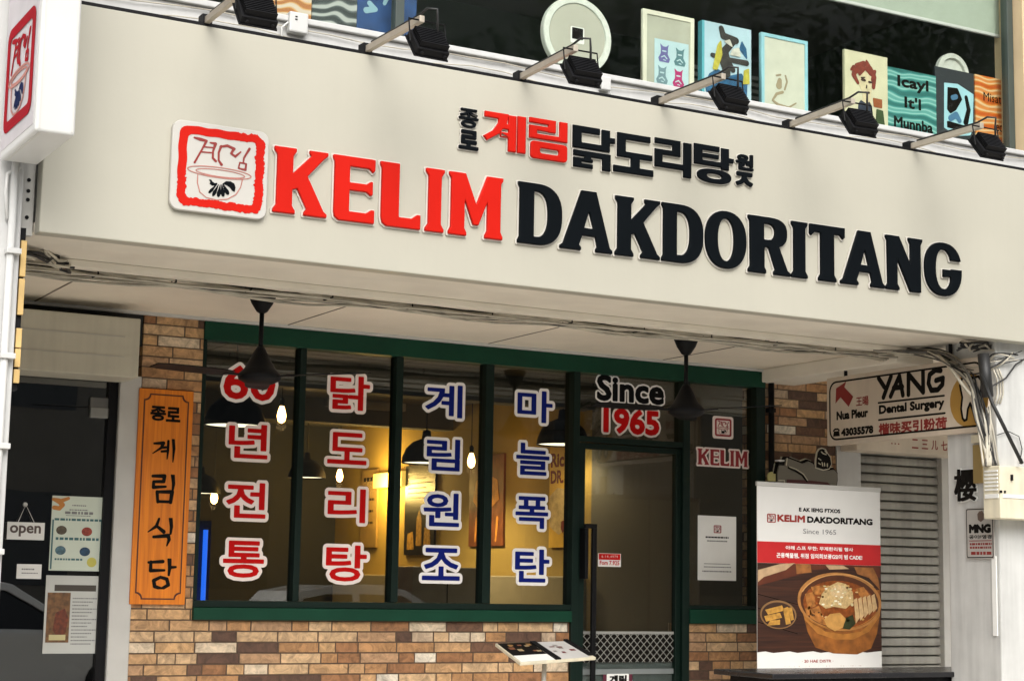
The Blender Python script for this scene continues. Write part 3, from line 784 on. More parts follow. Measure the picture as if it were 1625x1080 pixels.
flat('sheet', mat('pale_blue_paper', (.46,.62,.66), .7), [rrect(*sh)], f, .0003, .001, 0, t)
f2 = FY(f.o.y-.0016)
cat_ = [[(.1,0),(.9,0),(1,.2),(.8,.45),(.82,.8),(.9,1),(.65,.86),(.4,.86),(.15,1),(.22,.75),(.2,.45),(0,.2)]]
for cx, cz, mm in ((.28,.72,mat('violet_ink',(.14,.13,.34),.7)),(.74,.70,mat('teal_ink',(.09,.20,.22),.7)),(.22,.26,mat('grey_ink2',(.16,.26,.30),.7)),(.70,.25,mat('magenta_ink',(.42,.02,.14),.7))):
    W_, H_ = sh[2]-sh[0], sh[3]-sh[1]; q = (sh[0]+(cx-.17)*W_, sh[1]+(cz-.19)*H_, sh[0]+(cx+.17)*W_, sh[1]+(cz+.19)*H_)
    pblob('drawing', mm, q, cat_, f2, t)
    pblob('drawing_light', mat('pale_blue_paper', (0,0,0)), q, [[(.36,.6,.05),(.62,.6,.05)], [(.25,.25,.04),(.5,.35,.04),(.72,.2,.04)], [(.42,.12,.03),(.6,.1,.03)]], FY(f2.o.y-.0014), t)
t, f, b = art('abstract_canvas', 'pale blue canvas with blue black and yellow brushwork standing upstairs', 'painting', ((1122,35),(1192,48),(1190,150),(1114,136)), YA, .04, None, mat('canvas_blue', (.42,.58,.66), .7), 0)
MB().box(b[0]-.001, b[0]+.016, YA-.0012, YA+.041, b[1], b[3]).build('edge_band', mat('cyan_edge', (.10,.40,.48), .6), t)
pblob('brushwork', mat('brush_blue', (.015,.10,.22), .6, .5, 30), b, [[(.12,0),(.9,0),(.92,.3),(.8,.42),(.55,.36),(.3,.42),(.14,.34),(.05,.2)], [(.75,.72),(.92,.6),(.9,.74),(.8,.84)]], f, t)
pblob('brushwork', mat('brush_black', (.03,.026,.022), .6, .4, 30), b, [[(.38,.94,.05),(.42,.85,.06),(.68,.82,.06)], [(.62,.8,.06),(.45,.66,.07),(.5,.52,.08),(.62,.44,.05)], [(.2,.58,.04),(.55,.56,.04),(.9,.56,.05)], [(.4,.6,.09),(.5,.38,.07)]], FY(f.o.y-.0014), t)
pblob('brushwork', mat('brush_yellow', (.50,.44,.05), .6, .3, 30), b, [[(.2,.4),(.3,.72),(.38,.8),(.4,.6),(.3,.4)], [(.82,.28),(.96,.3),(.95,.5),(.84,.46)]], FY(f.o.y-.0028), t)
pblob('brushwork', mat('brush_pale', (.60,.58,.50), .6, .3, 30), b, [[(.55,.62),(.78,.62),(.74,.74),(.6,.7)], [(.42,.78),(.62,.72),(.55,.82)]], FY(f.o.y-.0042), t)
t, f, b = art('framed_drawing', 'pale framed sketch in a light blue frame upstairs', 'picture', ((1215,53),(1282,66),(1277,168),(1209,156)), YA, .03, mat('sky_blue_frame', (.30,.58,.66), .45), mat('sketch_paper', (.58,.58,.48), .7, .08, 9), .022)
pblob('drawing', mat('sepia_ink', (.34,.27,.17), .7), b, [[(.2,.12,.02),(.35,.07,.03),(.6,.06,.02),(.78,.14,.015)], [(.2,.12,.02),(.3,.22,.03),(.45,.26,.03)], [(.36,.34,.07),(.38,.42,.05)], [(.5,.3,.02),(.56,.42,.02),(.52,.5,.02)], [(.3,.48,.02),(.4,.5,.02)]], f, t)
t, f, b = art('portrait_painting', 'portrait painting of a red haired figure in dark overalls on cream', 'painting', ((1341,78),(1408,93),(1408,192),(1341,180)), YA-.02, .02, None, mat('portrait_ground', (.62,.58,.40), .7, .1, 8), 0)
pblob('figure', mat('portrait_skin', (.64,.54,.34), .7, .15, 30), b, [[(.34,.76),(.62,.74),(.66,.6),(.6,.46),(.58,.34),(.42,.34),(.40,.46),(.32,.58)], [(.26,.16),(.40,.36),(.62,.36),(.62,.1)]], f, t)
pblob('hair', mat('portrait_hair', (.20,.03,.015), .7, .3, 30), b, [[(.3,.58,.03),(.2,.68,.05),(.28,.8,.06),(.44,.84,.07),(.58,.8,.06),(.68,.7,.05),(.66,.56,.04)], [(.5,.8,.05),(.60,.74,.05)], [(.3,.76,.07),(.42,.80,.07),(.34,.70,.03)], [(.14,.74,.02),(.2,.78,.04)], [(.5,.9,.02),(.54,.84,.05)], [(.7,.78,.03),(.64,.66,.04)]], FY(f.o.y-.0014), t)
pblob('overalls', mat('portrait_navy', (.02,.028,.05), .7, .3, 30), b, [[(.28,.06),(.66,.06),(.62,.3),(.56,.36),(.5,.32),(.36,.36),(.30,.3)]], FY(f.o.y-.0014), t)
pblob('chair_back', mat('portrait_chair', (.30,.08,.02), .7, .2, 20), b, [[(.66,.3),(.86,.3),(.86,.42),(.64,.42)]], FY(f.o.y-.0012), t)
pblob('dark_green_patch', mat('portrait_green', (.04,.07,.02), .7, .2, 20), b, [[(.70,.06),(.92,.06),(.88,.27),(.72,.28)]], FY(f.o.y-.0012), t)
pblob('features', mat('portrait_line', (.05,.02,.015), .7), b, [[(.38,.63,.018),(.46,.63,.022)], [(.55,.62,.02),(.62,.62,.016)], [(.5,.57,.012),(.49,.53,.014)], [(.45,.47,.018),(.55,.475,.022)], [(.37,.66,.012),(.46,.67,.012)]], FY(f.o.y-.003), t)
t, f, b = art('swirl_canvas', 'teal swirl canvas with three lines of black brush lettering', 'painting', ((1409,107),(1485,121),(1485,203),(1409,191)), YA-.015, .02, None, swirl_mat('teal_swirl', [(.1,(.02,.14,.13)),(.45,(.06,.30,.27)),(.75,(.30,.55,.50)),(.95,(.10,.33,.30))], 4.2, 4.5), 0)
for s, a, c, d, e in (('Icayl',.2,.68,.84,.90),("It'l",.34,.42,.68,.60),('Munnba',.12,.10,.92,.27)):
    stext('lettering', M_ink, s, f, (b[0]+a*(b[2]-b[0]), b[1]+c*(b[3]-b[1]), b[0]+d*(b[2]-b[0]), b[1]+e*(b[3]-b[1])), parent=t, bold=.045)
t, f, b = art('dark_print', 'black board with a pale blue outlined portrait sticker between two swirl canvases', 'picture', ((1485,106),(1547,118),(1547,213),(1485,203)), YA-.01, .015, None, mat('print_black', (.025,.03,.035), .5), 0)
pblob('sticker', mat('sticker_blue', (.34,.60,.68), .6), b, [[(.2,.2),(.22,.8),(.55,.82),(.95,.72),(.92,.3),(.86,.16),(.5,.12)]], f, t)
pblob('sticker_dark', M_ink, b, [[(.28,.45),(.3,.75),(.55,.76),(.66,.62),(.5,.46),(.36,.4)], [(.74,.32,.06),(.82,.5,.05),(.76,.66,.04)], [(.27,.21),(.84,.19),(.84,.27),(.27,.3)]], FY(f.o.y-.0014), t)
pblob('sticker_blue', mat('sticker_mid', (.06,.17,.30), .6), b, [[(.36,.34,.06),(.5,.4,.06),(.58,.33,.05)], [(.42,.62,.05),(.5,.64,.05)]], FY(f.o.y-.003), t)
t, f, b = art('swirl_canvas', 'orange and cream swirl canvas at the right end of the upstairs sill', 'painting', ((1549,118),(1610,131),(1610,225),(1549,214)), YA-.02, .02, None, swirl_mat('orange_swirl', [(.1,(.52,.10,.01)),(.4,(.66,.24,.04)),(.7,(.70,.55,.32)),(.95,(.62,.22,.05))], 3.6, 5), 0)
text('lettering', M_ink, 'Misatoc', f, (b[0]+.2*(b[2]-b[0]), b[1]+.66*(b[3]-b[1]), b[0]+.85*(b[2]-b[0]), b[1]+.78*(b[3]-b[1])), parent=t)
text('lettering', M_ink, 'ecoo', f, (b[0]+.5*(b[2]-b[0]), b[1]+.28*(b[3]-b[1]), b[0]+.85*(b[2]-b[0]), b[1]+.37*(b[3]-b[1])), parent=t)
ac = onY(1510, 118, 8.30)
t = thing('round_mirror', 'white rimmed round mirror half hidden behind the black board upstairs', 'mirror', (ac.x, 8.30, 4.06))
MB().lathe((ac.x, 8.31, ac.z-.0), [(.135,0),(.135,.03),(.105,.03),(.10,.012),(.001,.012)], 40, (0,-1,0)).build('rim', mat('disc_white', (0,0,0)), t)
t, f, b = art('blue_board', 'deep blue board with pale splashes upstairs beside the second floodlight', 'painting', ((568,-20),(660,-4),(660,50),(568,30)), YA, .02, None, mat('board_blue', (.012,.06,.20), .5, .4, 12), 0)
pblob('splash', mat('splash_pale', (.25,.42,.50), .6), b, [[(.15,.55,.05),(.3,.6,.04),(.2,.7,.04)], [(.45,.75,.03),(.5,.9,.04)]], f, t)
t, f, b = art('marbled_canvas', 'black and grey marbled canvas upstairs left of the blue board', 'painting', ((497,-30),(566,-18),(566,30),(497,19)), YA, .02, None, swirl_mat('grey_marble', [(.2,(.03,.04,.04)),(.6,(.10,.12,.12)),(.85,(.4,.42,.40))], 6, 9), 0)
t, f, b = art('marbled_canvas', 'orange and cream marbled canvas upstairs at the left', 'painting', ((428,-40),(494,-30),(494,19),(428,8)), YA, .02, None, swirl_mat('orange_marble', [(.2,(.40,.15,.04)),(.5,(.60,.32,.10)),(.85,(.6,.5,.4))], 6, 9), 0)
pz = onY(470, 40, 7.89)
t = thing('socket_box', 'white weatherproof socket box on the parapet between two floodlights', 'socket', (pz.x, 7.89, pz.z))
MB().box(pz.x-.05, pz.x+.05, 7.85, 7.899, pz.z-.05, pz.z+.055).build('case', M_white, t, .008)
m_ = MB()
for dz in (.012, .026): m_.box(pz.x-.022, pz.x-.010, 7.8475, 7.8505, pz.z+dz, pz.z+dz+.006)
m_.build('socket_hole', M_ink, t)
MB().tube([(pz.x-.05,7.87,pz.z),(pz.x-.08,7.88,pz.z-.03),(pz.x-.07,7.88,pz.z-.16)], .006, 6).build('lead', M_white, t, smooth=True)
rnd = random.Random(3)
t = thing('parapet_cable', 'thin white cables looping along the parapet behind the floodlights', 'cable', (4, 7.89, 3.9))
for zc, mm, A in ((3.92, M_cable, .012), (3.86, M_cable, .03)):
    pts = [(1.9+k*.2, 7.882, zc+A*math.sin(k*.9+zc)+rnd.uniform(-.006,.006)) for k in range(33)]
    MB().tube(pts, .003, 6).build('cable', mm, t, smooth=True)
pz2 = onY(958, 135, 7.89)
t = thing('socket_box', 'small white socket box on the parapet right of the round disc', 'socket', (pz2.x, 7.89, pz2.z))
MB().box(pz2.x-.03, pz2.x+.03, 7.86, 7.899, pz2.z-.035, pz2.z+.04).build('case', M_white, t, .006)
MB().tube([(pz2.x+.02,7.87,pz2.z-.03),(pz2.x+.05,7.88,pz2.z-.06),(pz2.x+.04,7.88,pz2.z-.12)], .004, 6).build('lead', M_white, t, smooth=True)

# ------------------------------------------------------------------ cables under the fascia
rnd = random.Random(11)
t = thing('cable_bundle', 'bundle of dusty white and black cables clipped along the soffit behind the fascia', 'cable', (4.7, 8.6, 2.72))
for k in range(13):
    y0 = 8.50+rnd.uniform(0,.22); z0 = 2.700+rnd.uniform(-.022,.02); ph = rnd.uniform(0,6); am = rnd.uniform(.004,.018)
    pts = [(1.85+i*.19, y0+am*1.4*math.sin(i*.8+ph), z0+am*math.sin(i*1.1+ph*2)+rnd.uniform(-.004,.004)) for i in range(31)]
    MB().tube(pts, rnd.choice((.005,.007,.009)), 6).build('cable', (M_cabled, M_cable, M_cable, M_cable, M_cable)[k % 5], t, smooth=True)
for X in (2.35,2.75,3.15,3.6,4.1,4.6,5.1,5.6,6.1,6.6,7.05,7.4):
    m_ = MB(); y0 = 8.46+rnd.uniform(0,.08); y1 = y0+rnd.uniform(.08,.14)
    m_.tube([(X,y0,2.75),(X+.004,y0,2.690),(X+.01,y1,2.692),(X+.012,y1,2.752)], .0045, 5)
    m_.build('clip', M_blackmetal, t)
t = thing('cable_tangle', 'dark tangle of cables in the corner by the left pillar under the fascia', 'cable', (1.95, 8.3, 2.70))
for k in range(9):
    p = [(1.80+i*.055+rnd.uniform(-.03,.03), 8.05+i*.05+rnd.uniform(-.06,.06), 2.70+rnd.uniform(-.03,.03)) for i in range(8)]
    MB().tube(p, .007, 6).build('cable', M_cabled if k % 2 else M_cable, t, smooth=True)

# ------------------------------------------------------------------ left unit: shutter housing and glass door
t = thing('shutter_housing', 'cream metal roller shutter housing over the left glass door', 'shutter housing', (2.6, 9.7, 2.3))
MB().box(1.80, 2.948, 9.70, 10.0, 2.327, 2.668).build('casing', M_cream, t, .006)
m_ = MB()
for z in (2.555, 2.44): m_.box(1.82, 2.86, 9.6965, 9.701, z, z+.004)
m_.build('groove', M_kerb, t)
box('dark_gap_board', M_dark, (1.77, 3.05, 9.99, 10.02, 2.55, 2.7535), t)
dr = thing('glass_door', 'dark glass door at the left under the cream shutter housing', 'door', (2.5, 10.0, 0))
MB().box(2.0, 2.87, 10.03, 10.04, 0.02, 2.33).build('pane', M_glassdoor, dr)
MB().box(2.925, 3.054, 9.97, 10.06, 0, 2.37).build('frame_post', M_greyframe, dr, .008)
MB().box(2.87, 2.925, 10.0, 10.06, 0, 2.33).build('door_stile', M_blackmetal, dr)
MB().box(1.78, 2.925, 10.0, 10.06, 2.331, 2.40).build('door_head', M_blackmetal, dr)
hz = pbox(((143,630),(172,648)), lambda x, y: fy(x, y, 10.02)); lz = pbox(((143,645),(172,664)), lambda x, y: fy(x, y, 10.02))
MB().box(hz[0], hz[2], 10.005, 10.028, hz[1], hz[3]).build('hinge_plate', mat('hinge_grey', (.12,.12,.115), .5), dr, .003)
MB().box(lz[0], lz[2], 10.0, 10.028, lz[1], lz[3]-.004).build('lock_plate', mat('hinge_grey2', (.24,.24,.225), .5), dr, .003)
rm = thing('left_shop_interior', 'dark unlit interior behind the left glass door', 'room', (2.4, 11, 0))
m_ = MB(); m_.box(1.6, 3.05, 13, 13.1, 0, 2.7); m_.box(2.98, 3.05, 10.26, 13, 0, 2.7); m_.box(1.5, 1.6, 10.1, 13, 0, 2.7); m_.box(1.5, 3.05, 10.3, 13.1, 2.7, 2.8)
m_.build('wall', M_dark, rm)
box('partition', mat('dark_partition', (.05,.05,.048), .7), (1.6, 2.35, 11.4, 11.45, 0, 2.1), rm)
YG = 10.026
def poster(name, label, cat, q, Y=YG, m=None, th=.0015):
    P = pbox(q, lambda x, y: fy(x, y, Y)); t = thing(name, label, cat, ((P[0]+P[2])/2, Y, P[1]))
    MB().box(P[0], P[2], Y-th, Y, P[1], P[3]).build('sheet', m or M_paper, t)
    return t, FY(Y-th), P
def sub(P, a, b, c, d): return (P[0]+a*(P[2]-P[0]), P[1]+b*(P[3]-P[1]), P[0]+c*(P[2]-P[0]), P[1]+d*(P[3]-P[1]))
def lines(t, f, P, rows, m, seed=0):
    """rows of small illegible print: (x0,y0,x1,y1)"""
    r = random.Random(seed); lp = []
    for a, b, c, d in rows:
        x0, y0, x1, y1 = sub(P, a, b, c, d); x = x0
        while x < x1:
            wv_ = min(r.uniform(.35,1.1)*(y1-y0)*2, x1-x); lp.append(rrect(x, y0, x+wv_, y1)); x += wv_+(y1-y0)*.45
    return flat('print', m, lp, f, .0003, .0006, 0, t)
t, f, P = poster('menu_poster', 'pale green menu poster with four small dish pictures on the left glass door', 'poster', ((84,786),(167,789),(160,906),(77,904)), m=mat('mint_paper', (.60,.66,.56), .7, .05))
lines(t, f, P, [(.38,.87,.64,.885),(.33,.81,.68,.825),(.25,.76,.78,.795),(.27,.735,.74,.745)], M_greytext, 1)
mat('teal_print', (.05,.14,.15), .7)
for k, row in enumerate([(.06,.67,.95,.70),(.1,.41,.92,.445),(.1,.14,.62,.165)]): lines(t, f, P, [row], MATS['teal_print'], 2+k)
m_lp = [rrect(*sub(P,.02,.02,.05,.68)), rrect(*sub(P,.94,.02,.97,.68))]
flat('side_border', MATS['teal_print'], m_lp, f, .0003, .0006, 0, t)
for cx, cy, c in ((.2,.54,(.10,.08,.05)),(.68,.53,(.32,.05,.03)),(.2,.27,(.08,.16,.20)),(.66,.26,(.02,.06,.12))):
    b_ = sub(P, cx-.1, cy-.06, cx+.1, cy+.06); flat('dish_picture', mat('dish%.2f%.2f' % (cx, cy), c, .6, .5, 60), [ell((b_[0]+b_[2])/2, (b_[1]+b_[3])/2, (b_[2]-b_[0])/2, (b_[3]-b_[1])/2, 20)], f, .0003, .0006, 0, t)
flat('yellow_stamp', mat('stamp_yellow', (.55,.50,.10), .6), [ell(*[(a) for a in (sub(P,.8,.12,.8,.12)[0], sub(P,.8,.12,.8,.12)[1])], .028, .028, 18)], f, .0003, .0006, 0, t)
pblob('orange_ribbon', mat('ribbon_orange', (.50,.20,.04), .6), P, [[(.02,.95,.03),(.12,.93,.05),(.2,.88,.04),(.14,.83,.04),(.04,.84,.04)], [(.12,.92,.04),(.3,.97,.03)]], f, t)
t, f, P = poster('info_poster', 'grey poster with a brown dish photo and columns of text on the left glass door', 'poster', ((75,912),(160,915),(153,1036),(67,1033)), m=mat('grey_paper', (.52,.53,.50), .7, .05))
flat('photo', mat('photo_brown', (.22,.14,.07), .5, .6, 30), [rrect(*sub(P,.04,.14,.46,.78))], f, .0003, .0006, 0, t)
pblob('photo_dish', mat('photo_red', (.18,.05,.02), .5, .6, 40), P, [[(.16,.3),(.2,.52),(.36,.58),(.44,.46),(.4,.26),(.26,.2)]], FY(f.o.y-.001), t)
flat('photo_caption', mat('caption_yellow', (.55,.48,.25), .6), [rrect(*sub(P,.1,.17,.4,.24))], FY(f.o.y-.002), .0003, .0006, 0, t)
flat('heading_bar', mat('bar_dark', (.06,.05,.04), .6), [rrect(*sub(P,.16,.80,.92,.88))], f, .0003, .0006, 0, t)
lines(t, f, P, [(.5,.70-.045*k,.95-.08*(k % 3),.715-.045*k) for k in range(14)], M_greytext, 3)
t = thing('open_sign', 'white hanging sign reading open on the left glass door', 'sign', (onY(40,840,10.0).x, 10.0, onY(40,855,10.0).z))
P = pbox(((12,828),(71,829),(70,856),(11,855)), lambda x, y: fy(x, y, 10.0))
MB().box(P[0], P[2], 10.0, 10.008, P[1], P[3]).build('plate', M_paper, t, .002)
stext('lettering', mat('brown_print', (.10,.07,.06), .6), 'open', FY(10.0), sub(P,.07,.18,.9,.82), parent=t, bold=.035)
hk = onY(41, 800, 10.01)
MB().tube([(P[0]+.06,10.004,P[3]),(hk.x,10.01,hk.z),(P[2]-.06,10.004,P[3])], .0025, 5).lathe((hk.x,10.027,hk.z),[(.014,0),(.012,.012)],12,(0,-1,0)).build('string', M_greyframe, t)
t, f, P = poster('notice_card', 'small white notice card below the open sign', 'card', ((27,894),(66,895),(65,918),(26,917)))
lines(t, f, P, [(.2,.6,.7,.7),(.2,.35,.85,.42)], M_greytext, 4)

# ------------------------------------------------------------------ wooden signboard
X0, Z1 = fy(222,615,9.955); X1 = fy(308,621,9.955)[0]; Z0 = fy(207,958,9.955)[1]
wb = thing('wooden_signboard', 'tall orange wooden signboard with black Korean brush lettering on the brick pier', 'signboard', ((X0+X1)/2, 9.96, Z0))
MB().box(X0, X1, 9.955, 9.984, Z0, Z1).build('board', M_orange, wb, .004)
def notch(x0, z0, x1, z1, c):
    out = []
    for cx, cz, a in ((x1,z1,180),(x0,z1,270),(x0,z0,0),(x1,z0,90)):
        for k in range(6):
            t = math.radians(a+90*(k/5)); out.append((cx+c*math.cos(t), cz+c*math.sin(t)))
    # order corners so the notches cut inwards
    return out
def notched(x0, z0, x1, z1, c):
    pts = []
    for cx, cz, s, e in ((x0,z0,90,0),(x1,z0,180,90),(x1,z1,270,180),(x0,z1,360,270)):
        for k in range(7):
            t = math.radians(s+(e-s)*k/6); pts.append((cx+c*math.cos(t), cz+c*math.sin(t)))
    return pts
g = .028
flat('groove', M_maroon, [notched(X0+g, Z0+g, X1-g, Z1-g, .035), notched(X0+g+.008, Z0+g+.008, X1-g-.008, Z1-g-.008, .035)], FY(9.955), .0004, .0008, 0, wb)
gw = lambda x, y: fy(x, y, 9.955)
for body, q in (('종',((239,643),(263,668))),('로',((264,645),(286,670)))):
    fontletter(body, pbox(q, gw), M_ink, wb, FY(9.955), .0014, .045, 0, .0006, nm='glyph', bv=0)
BR = {  # brush syllables, strokes (x, y, radius) in a 100 box, y up
 '계': [[(12,78,4),(46,82,7),(38,60,5),(8,34,2)], [(44,62,5),(62,64,4)], [(40,44,4),(62,48,5)], [(64,92,5),(64,50,5),(62,12,2)], [(82,100,6),(86,60,6),(84,0,2)]],
 '림': [[(8,94,5),(50,96,7),(48,76,6),(12,74,5),(12,54,6),(56,58,4)], [(80,100,7),(84,70,6),(82,48,4)], [(26,38,6),(30,2,5)], [(26,38,5),(80,40,7),(76,2,6)], [(30,4,5),(76,4,5)]],
 '식': [[(40,98,4),(32,70,6),(4,48,2)], [(34,70,5),(58,50,7)], [(80,100,7),(84,70,6),(82,44,4)], [(24,30,5),(74,36,7),(78,22,6),(70,-4,2)]],
 '당': [[(6,88,4),(54,92,6)], [(14,90,5),(14,60,6),(60,62,4)], [(76,100,7),(78,70,6),(76,46,4)], [(78,72,5),(98,74,4)], [(48,38,5),(26,26,6),(30,6,6),(54,-2,5),(76,12,6),(70,32,6),(48,38,5)]],
}
for key, q in (('계',((240,695),(281,733))),('림',((239,752),(281,798))),('식',((234,821),(278,865))),('당',((233,886),(278,933)))):
    b_ = pbox(q, gw); sx, sz = (b_[2]-b_[0])/100, (b_[3]-b_[1])/100; s = (sx+sz)/2
    ops = [('s', [(b_[0]+x*sx, b_[1]+y*sz, r*s*1.05) for x, y, r in st]) for st in BR[key]]
    flat('glyph', M_ink, sdf_loops(ops, b_, 0, 80), FY(9.955), .0006, .0014, 0, wb)

# ------------------------------------------------------------------ shop window, door, side window
sw = thing('shop_window', 'wide green framed shop window with four panes of Korean lettering', 'window', (4.74, 10, .96))
MB().box(3.4255, 7.614, 9.972, 10.08, 2.622, 2.7345).build('head_rail', M_green, sw, .004)
MB().box(3.4255, 6.016, 9.960, 10.08, .963, 1.035).build('sill_band', M_green, sw, .004)
MB().box(3.4255, 6.016, 9.978, 10.08, 1.036, 1.076).build('sill_rail', M_greend, sw, .003)
MB().box(3.4255, 3.45, 9.985, 10.08, 1.077, 2.6215).build('jamb', M_greend, sw, .003)
for a, b in ((4.053,4.094),(4.709,4.757),(5.354,5.414)):
    MB().box(a, b, 9.985, 10.08, 1.077, 2.6215).build('mullion', M_greend, sw, .003)
MB().box(3.43, 6.03, 10.035, 10.041, 1.06, 2.63).build('pane', M_glass, sw)
FG = FY(10.034)
def decal(body, q, m, parent, bold=.062, back=.085, nm='lettering', bm=None):
    return fontletter(body, pbox(q, lambda x, y: fy(x, y, 10.03)), m, parent, FG, .0012, bold, back, .0035, bm or M_whitev, 100, nm, 0)
RW = [('60',(353,574,439,641)),('년',(361,664,427,733)),('전',(357,757,424,827)),('통',(352,850,421,921)),
      ('닭',(522,587,589,657)),('도',(518,678,584,742)),('리',(518,767,582,834)),('탕',(515,857,584,927))]
BWn = [('계',(673,601,736,668)),('림',(675,688,732,752)),('원',(670,774,731,840)),('조',(668,862,732,925)),
      ('마',(819,611,879,676)),('늘',(817,695,874,759)),('폭',(816,780,872,843)),('탄',(815,864,874,928))]
for lst, m in ((RW, M_vred), (BWn, M_vblue)):
    for body, (a, b, c, d) in lst:
        if body == '60':
            decal('60', ((a,b),(c,d)), m, sw, .028, .09)
        else: decal(body, ((a,b+3),(c,d-1)), m, sw, .022, .088, bm=M_pink if m is M_vred else None)

gd = thing('glass_door', 'tall green framed glass entrance door with a long black pull handle', 'door', (6.5, 10, 0))
MB().box(6.017, 6.068, 9.975, 10.09, 0, 2.6215).build('jamb', M_greend, gd, .003)
MB().box(6.905, 6.962, 9.975, 10.09, 0, 2.6215).build('jamb', M_greend, gd, .003)
MB().box(6.069, 6.904, 9.98, 10.09, 2.155, 2.195).build('transom', M_greend, gd, .003)
MB().box(6.05, 6.92, 10.035, 10.041, 2.18, 2.63).build('transom_pane', M_glass, gd)
leaf = MB()
leaf.box(6.072, 6.128, 10.0, 10.05, .02, 2.15); leaf.box(6.862, 6.902, 10.0, 10.05, .02, 2.15); leaf.box(6.1285, 6.8615, 10.0, 10.05, 2.112, 2.15); leaf.box(6.1285, 6.8615, 10.0, 10.05, .02, .12)
leaf.build('leaf_frame', M_greend, gd, .003)
MB().box(6.12, 6.87, 10.024, 10.032, .11, 2.12).build('pane', M_glass, gd)
hx = onY(942, 900, 9.94).x; hx0 = onY(930, 900, 9.97).x
h = MB().box(hx-.016, hx+.016, 9.925, 9.95, .35, onY(940,838,9.94).z)
h.box(hx-.075, hx+.016, 9.925, 9.95, onY(940,838,9.94).z+.0005, onY(940,838,9.94).z+.03); h.box(hx-.075, hx-.050, 9.925, 9.998, onY(940,870,9.94).z-.2, onY(940,838,9.94).z)
h.build('handle', M_blackmetal, gd, .003)
flat('lower_rail', mat('grey_glass_band', (.20,.22,.22), .35), [rrect(6.129, .62, 6.861, .655)], FY(10.0225), 0, .004, 0, gd)
flat('lower_panel', mat('grey_lower_panel', (.16,.185,.19), .3), [rrect(6.129, .12, 6.861, .715)], FY(10.0225), -.016, .003, 0, gd)
z1_ = fy(1000,1006,10)[1]; z0_ = fy(1000,1050,10)[1]
flat('mesh_backing', M_ink, [rrect(6.129, z0_, 6.861, z1_)], FY(10.022), 0, .002, 0, gd)
flat('mesh_rail', mat('grey_rail', (.30,.30,.28), .4), [rrect(6.129, z1_+.001, 6.861, z1_+.02)], FY(10.022), 0, .005, 0, gd)
m_ = MB(); hh = z1_-z0_; n_ = 14
for k in range(-4, n_+1):
    xa = 6.129+k*.053
    for sgn in (1, -1):
        a_, b2 = (xa, xa+hh) if sgn == 1 else (xa+hh, xa)
        lo, hi = 6.13, 6.86
        def clipx(a, b):
            za, zb = z0_, z1_
            if a > b:
                fl_ = True
            pts = []
            t0, t1 = 0.0, 1.0
            d = b-a
            for bound, s_ in ((lo, 1), (hi, -1)):
                fa = s_*(a-bound); fd = s_*d
                if abs(fd) < 1e-9:
                    if fa < 0: return None
                elif fd > 0: t0 = max(t0, -fa/fd)
                else: t1 = min(t1, -fa/fd)
            if t1-t0 < .05: return None
            return (a+d*t0, za+(zb-za)*t0), (a+d*t1, za+(zb-za)*t1)
        c_ = clipx(a_, b2)
        if c_: m_.tube([(c_[0][0],10.0185-.001*sgn,c_[0][1]),(c_[1][0],10.0185-.001*sgn,c_[1][1])], .0022, 4)
m_.build('mesh_wire', mat('wire_silver', (.5,.5,.47), .35, metal=.6), gd)
decal('Since', ((946,591),(1055,645)), M_vblack, gd, .046, .062)
decal('1965', ((956,643),(1048,694)), M_vred, gd, .05, .075, bm=M_pink)
t, f, P = poster('door_sticker', 'small red and white opening notice stuck on the entrance door', 'sticker', ((949,877),(985,878),(985,899),(949,898)), Y=10.0235)
flat('red_band', M_vred, [rrect(*sub(P,.03,.52,.97,.97))], f, .0003, .0006, 0, t)
text('lettering', M_paper, '6 : 1 4 , 4 9 7 9', FY(f.o.y-.001), sub(P,.15,.64,.85,.86), parent=t)
text('lettering', M_vred, 'Fom 7.925', f, sub(P,.07,.12,.93,.46), parent=t, bold=.03)
t, f, P = poster('door_emblem_sticker', 'maroon rimmed emblem sticker low on the entrance door', 'sticker', ((957,1064),(1003,1066),(1003,1100),(957,1098)), Y=10.0205, m=mat('maroon_print', (.10,.012,.03), .5))
flat('inner_panel', M_paper, [rrect(*sub(P,.12,.1,.88,.88), .008)], f, .0004, .0006, 0, t)
text('lettering', M_ink, '계림', FY(f.o.y-.001), sub(P,.2,.45,.8,.82), parent=t, bold=.05)

sd_ = thing('side_window', 'narrow green framed window with the small red emblem right of the entrance door', 'window', (7.25, 10, .96))
MB().box(7.532, 7.612, 9.975, 10.09, .958, 2.6215).build('jamb', M_greend, sd_, .003)
MB().box(6.963, 7.531, 9.965, 10.09, .958, 1.055).build('sill_band', M_green, sd_, .004)
MB().box(6.963, 7.531, 9.98, 10.09, 1.056, 1.082).build('sill_rail', M_greend, sd_, .003)
MB().box(6.95, 7.55, 10.035, 10.041, 1.06, 2.63).build('pane', M_glass, sd_)
P = pbox(((1131,659),(1164,697)), lambda x, y: fy(x, y, 10.03))
o_ = flat('emblem_sticker', M_pink, [rrect(*P, .02)], FG, .001, .0012, 0, sd_)
emblem(o_, FG, sub(P,.07,.07,.93,.93), big=False, zoff=.0014, red=mat('maroon_red', (.30,.012,.02), .5), n=90)
segs_ops = []; P = pbox(((1105,708),(1191,744)), lambda x, y: fy(x, y, 10.03)); H_ = 100; W_ = (P[2]-P[0])/(P[3]-P[1])*100
x_ = 6
for ch, fr in (('K',.235),('E',.185),('L',.185),('I',.10),('M',.25)):
    wd = fr*W_*.985
    for k, p in letter_ops(ch, wd-3):
        segs_ops.append((k, [(x_+q[0], 8+q[1]*.84) for q in p]))
    x_ += wd
mp = lambda lp: [(P[0]+p[0]*(P[2]-P[0])/W_, P[1]+p[1]*(P[3]-P[1])/100) for p in lp]
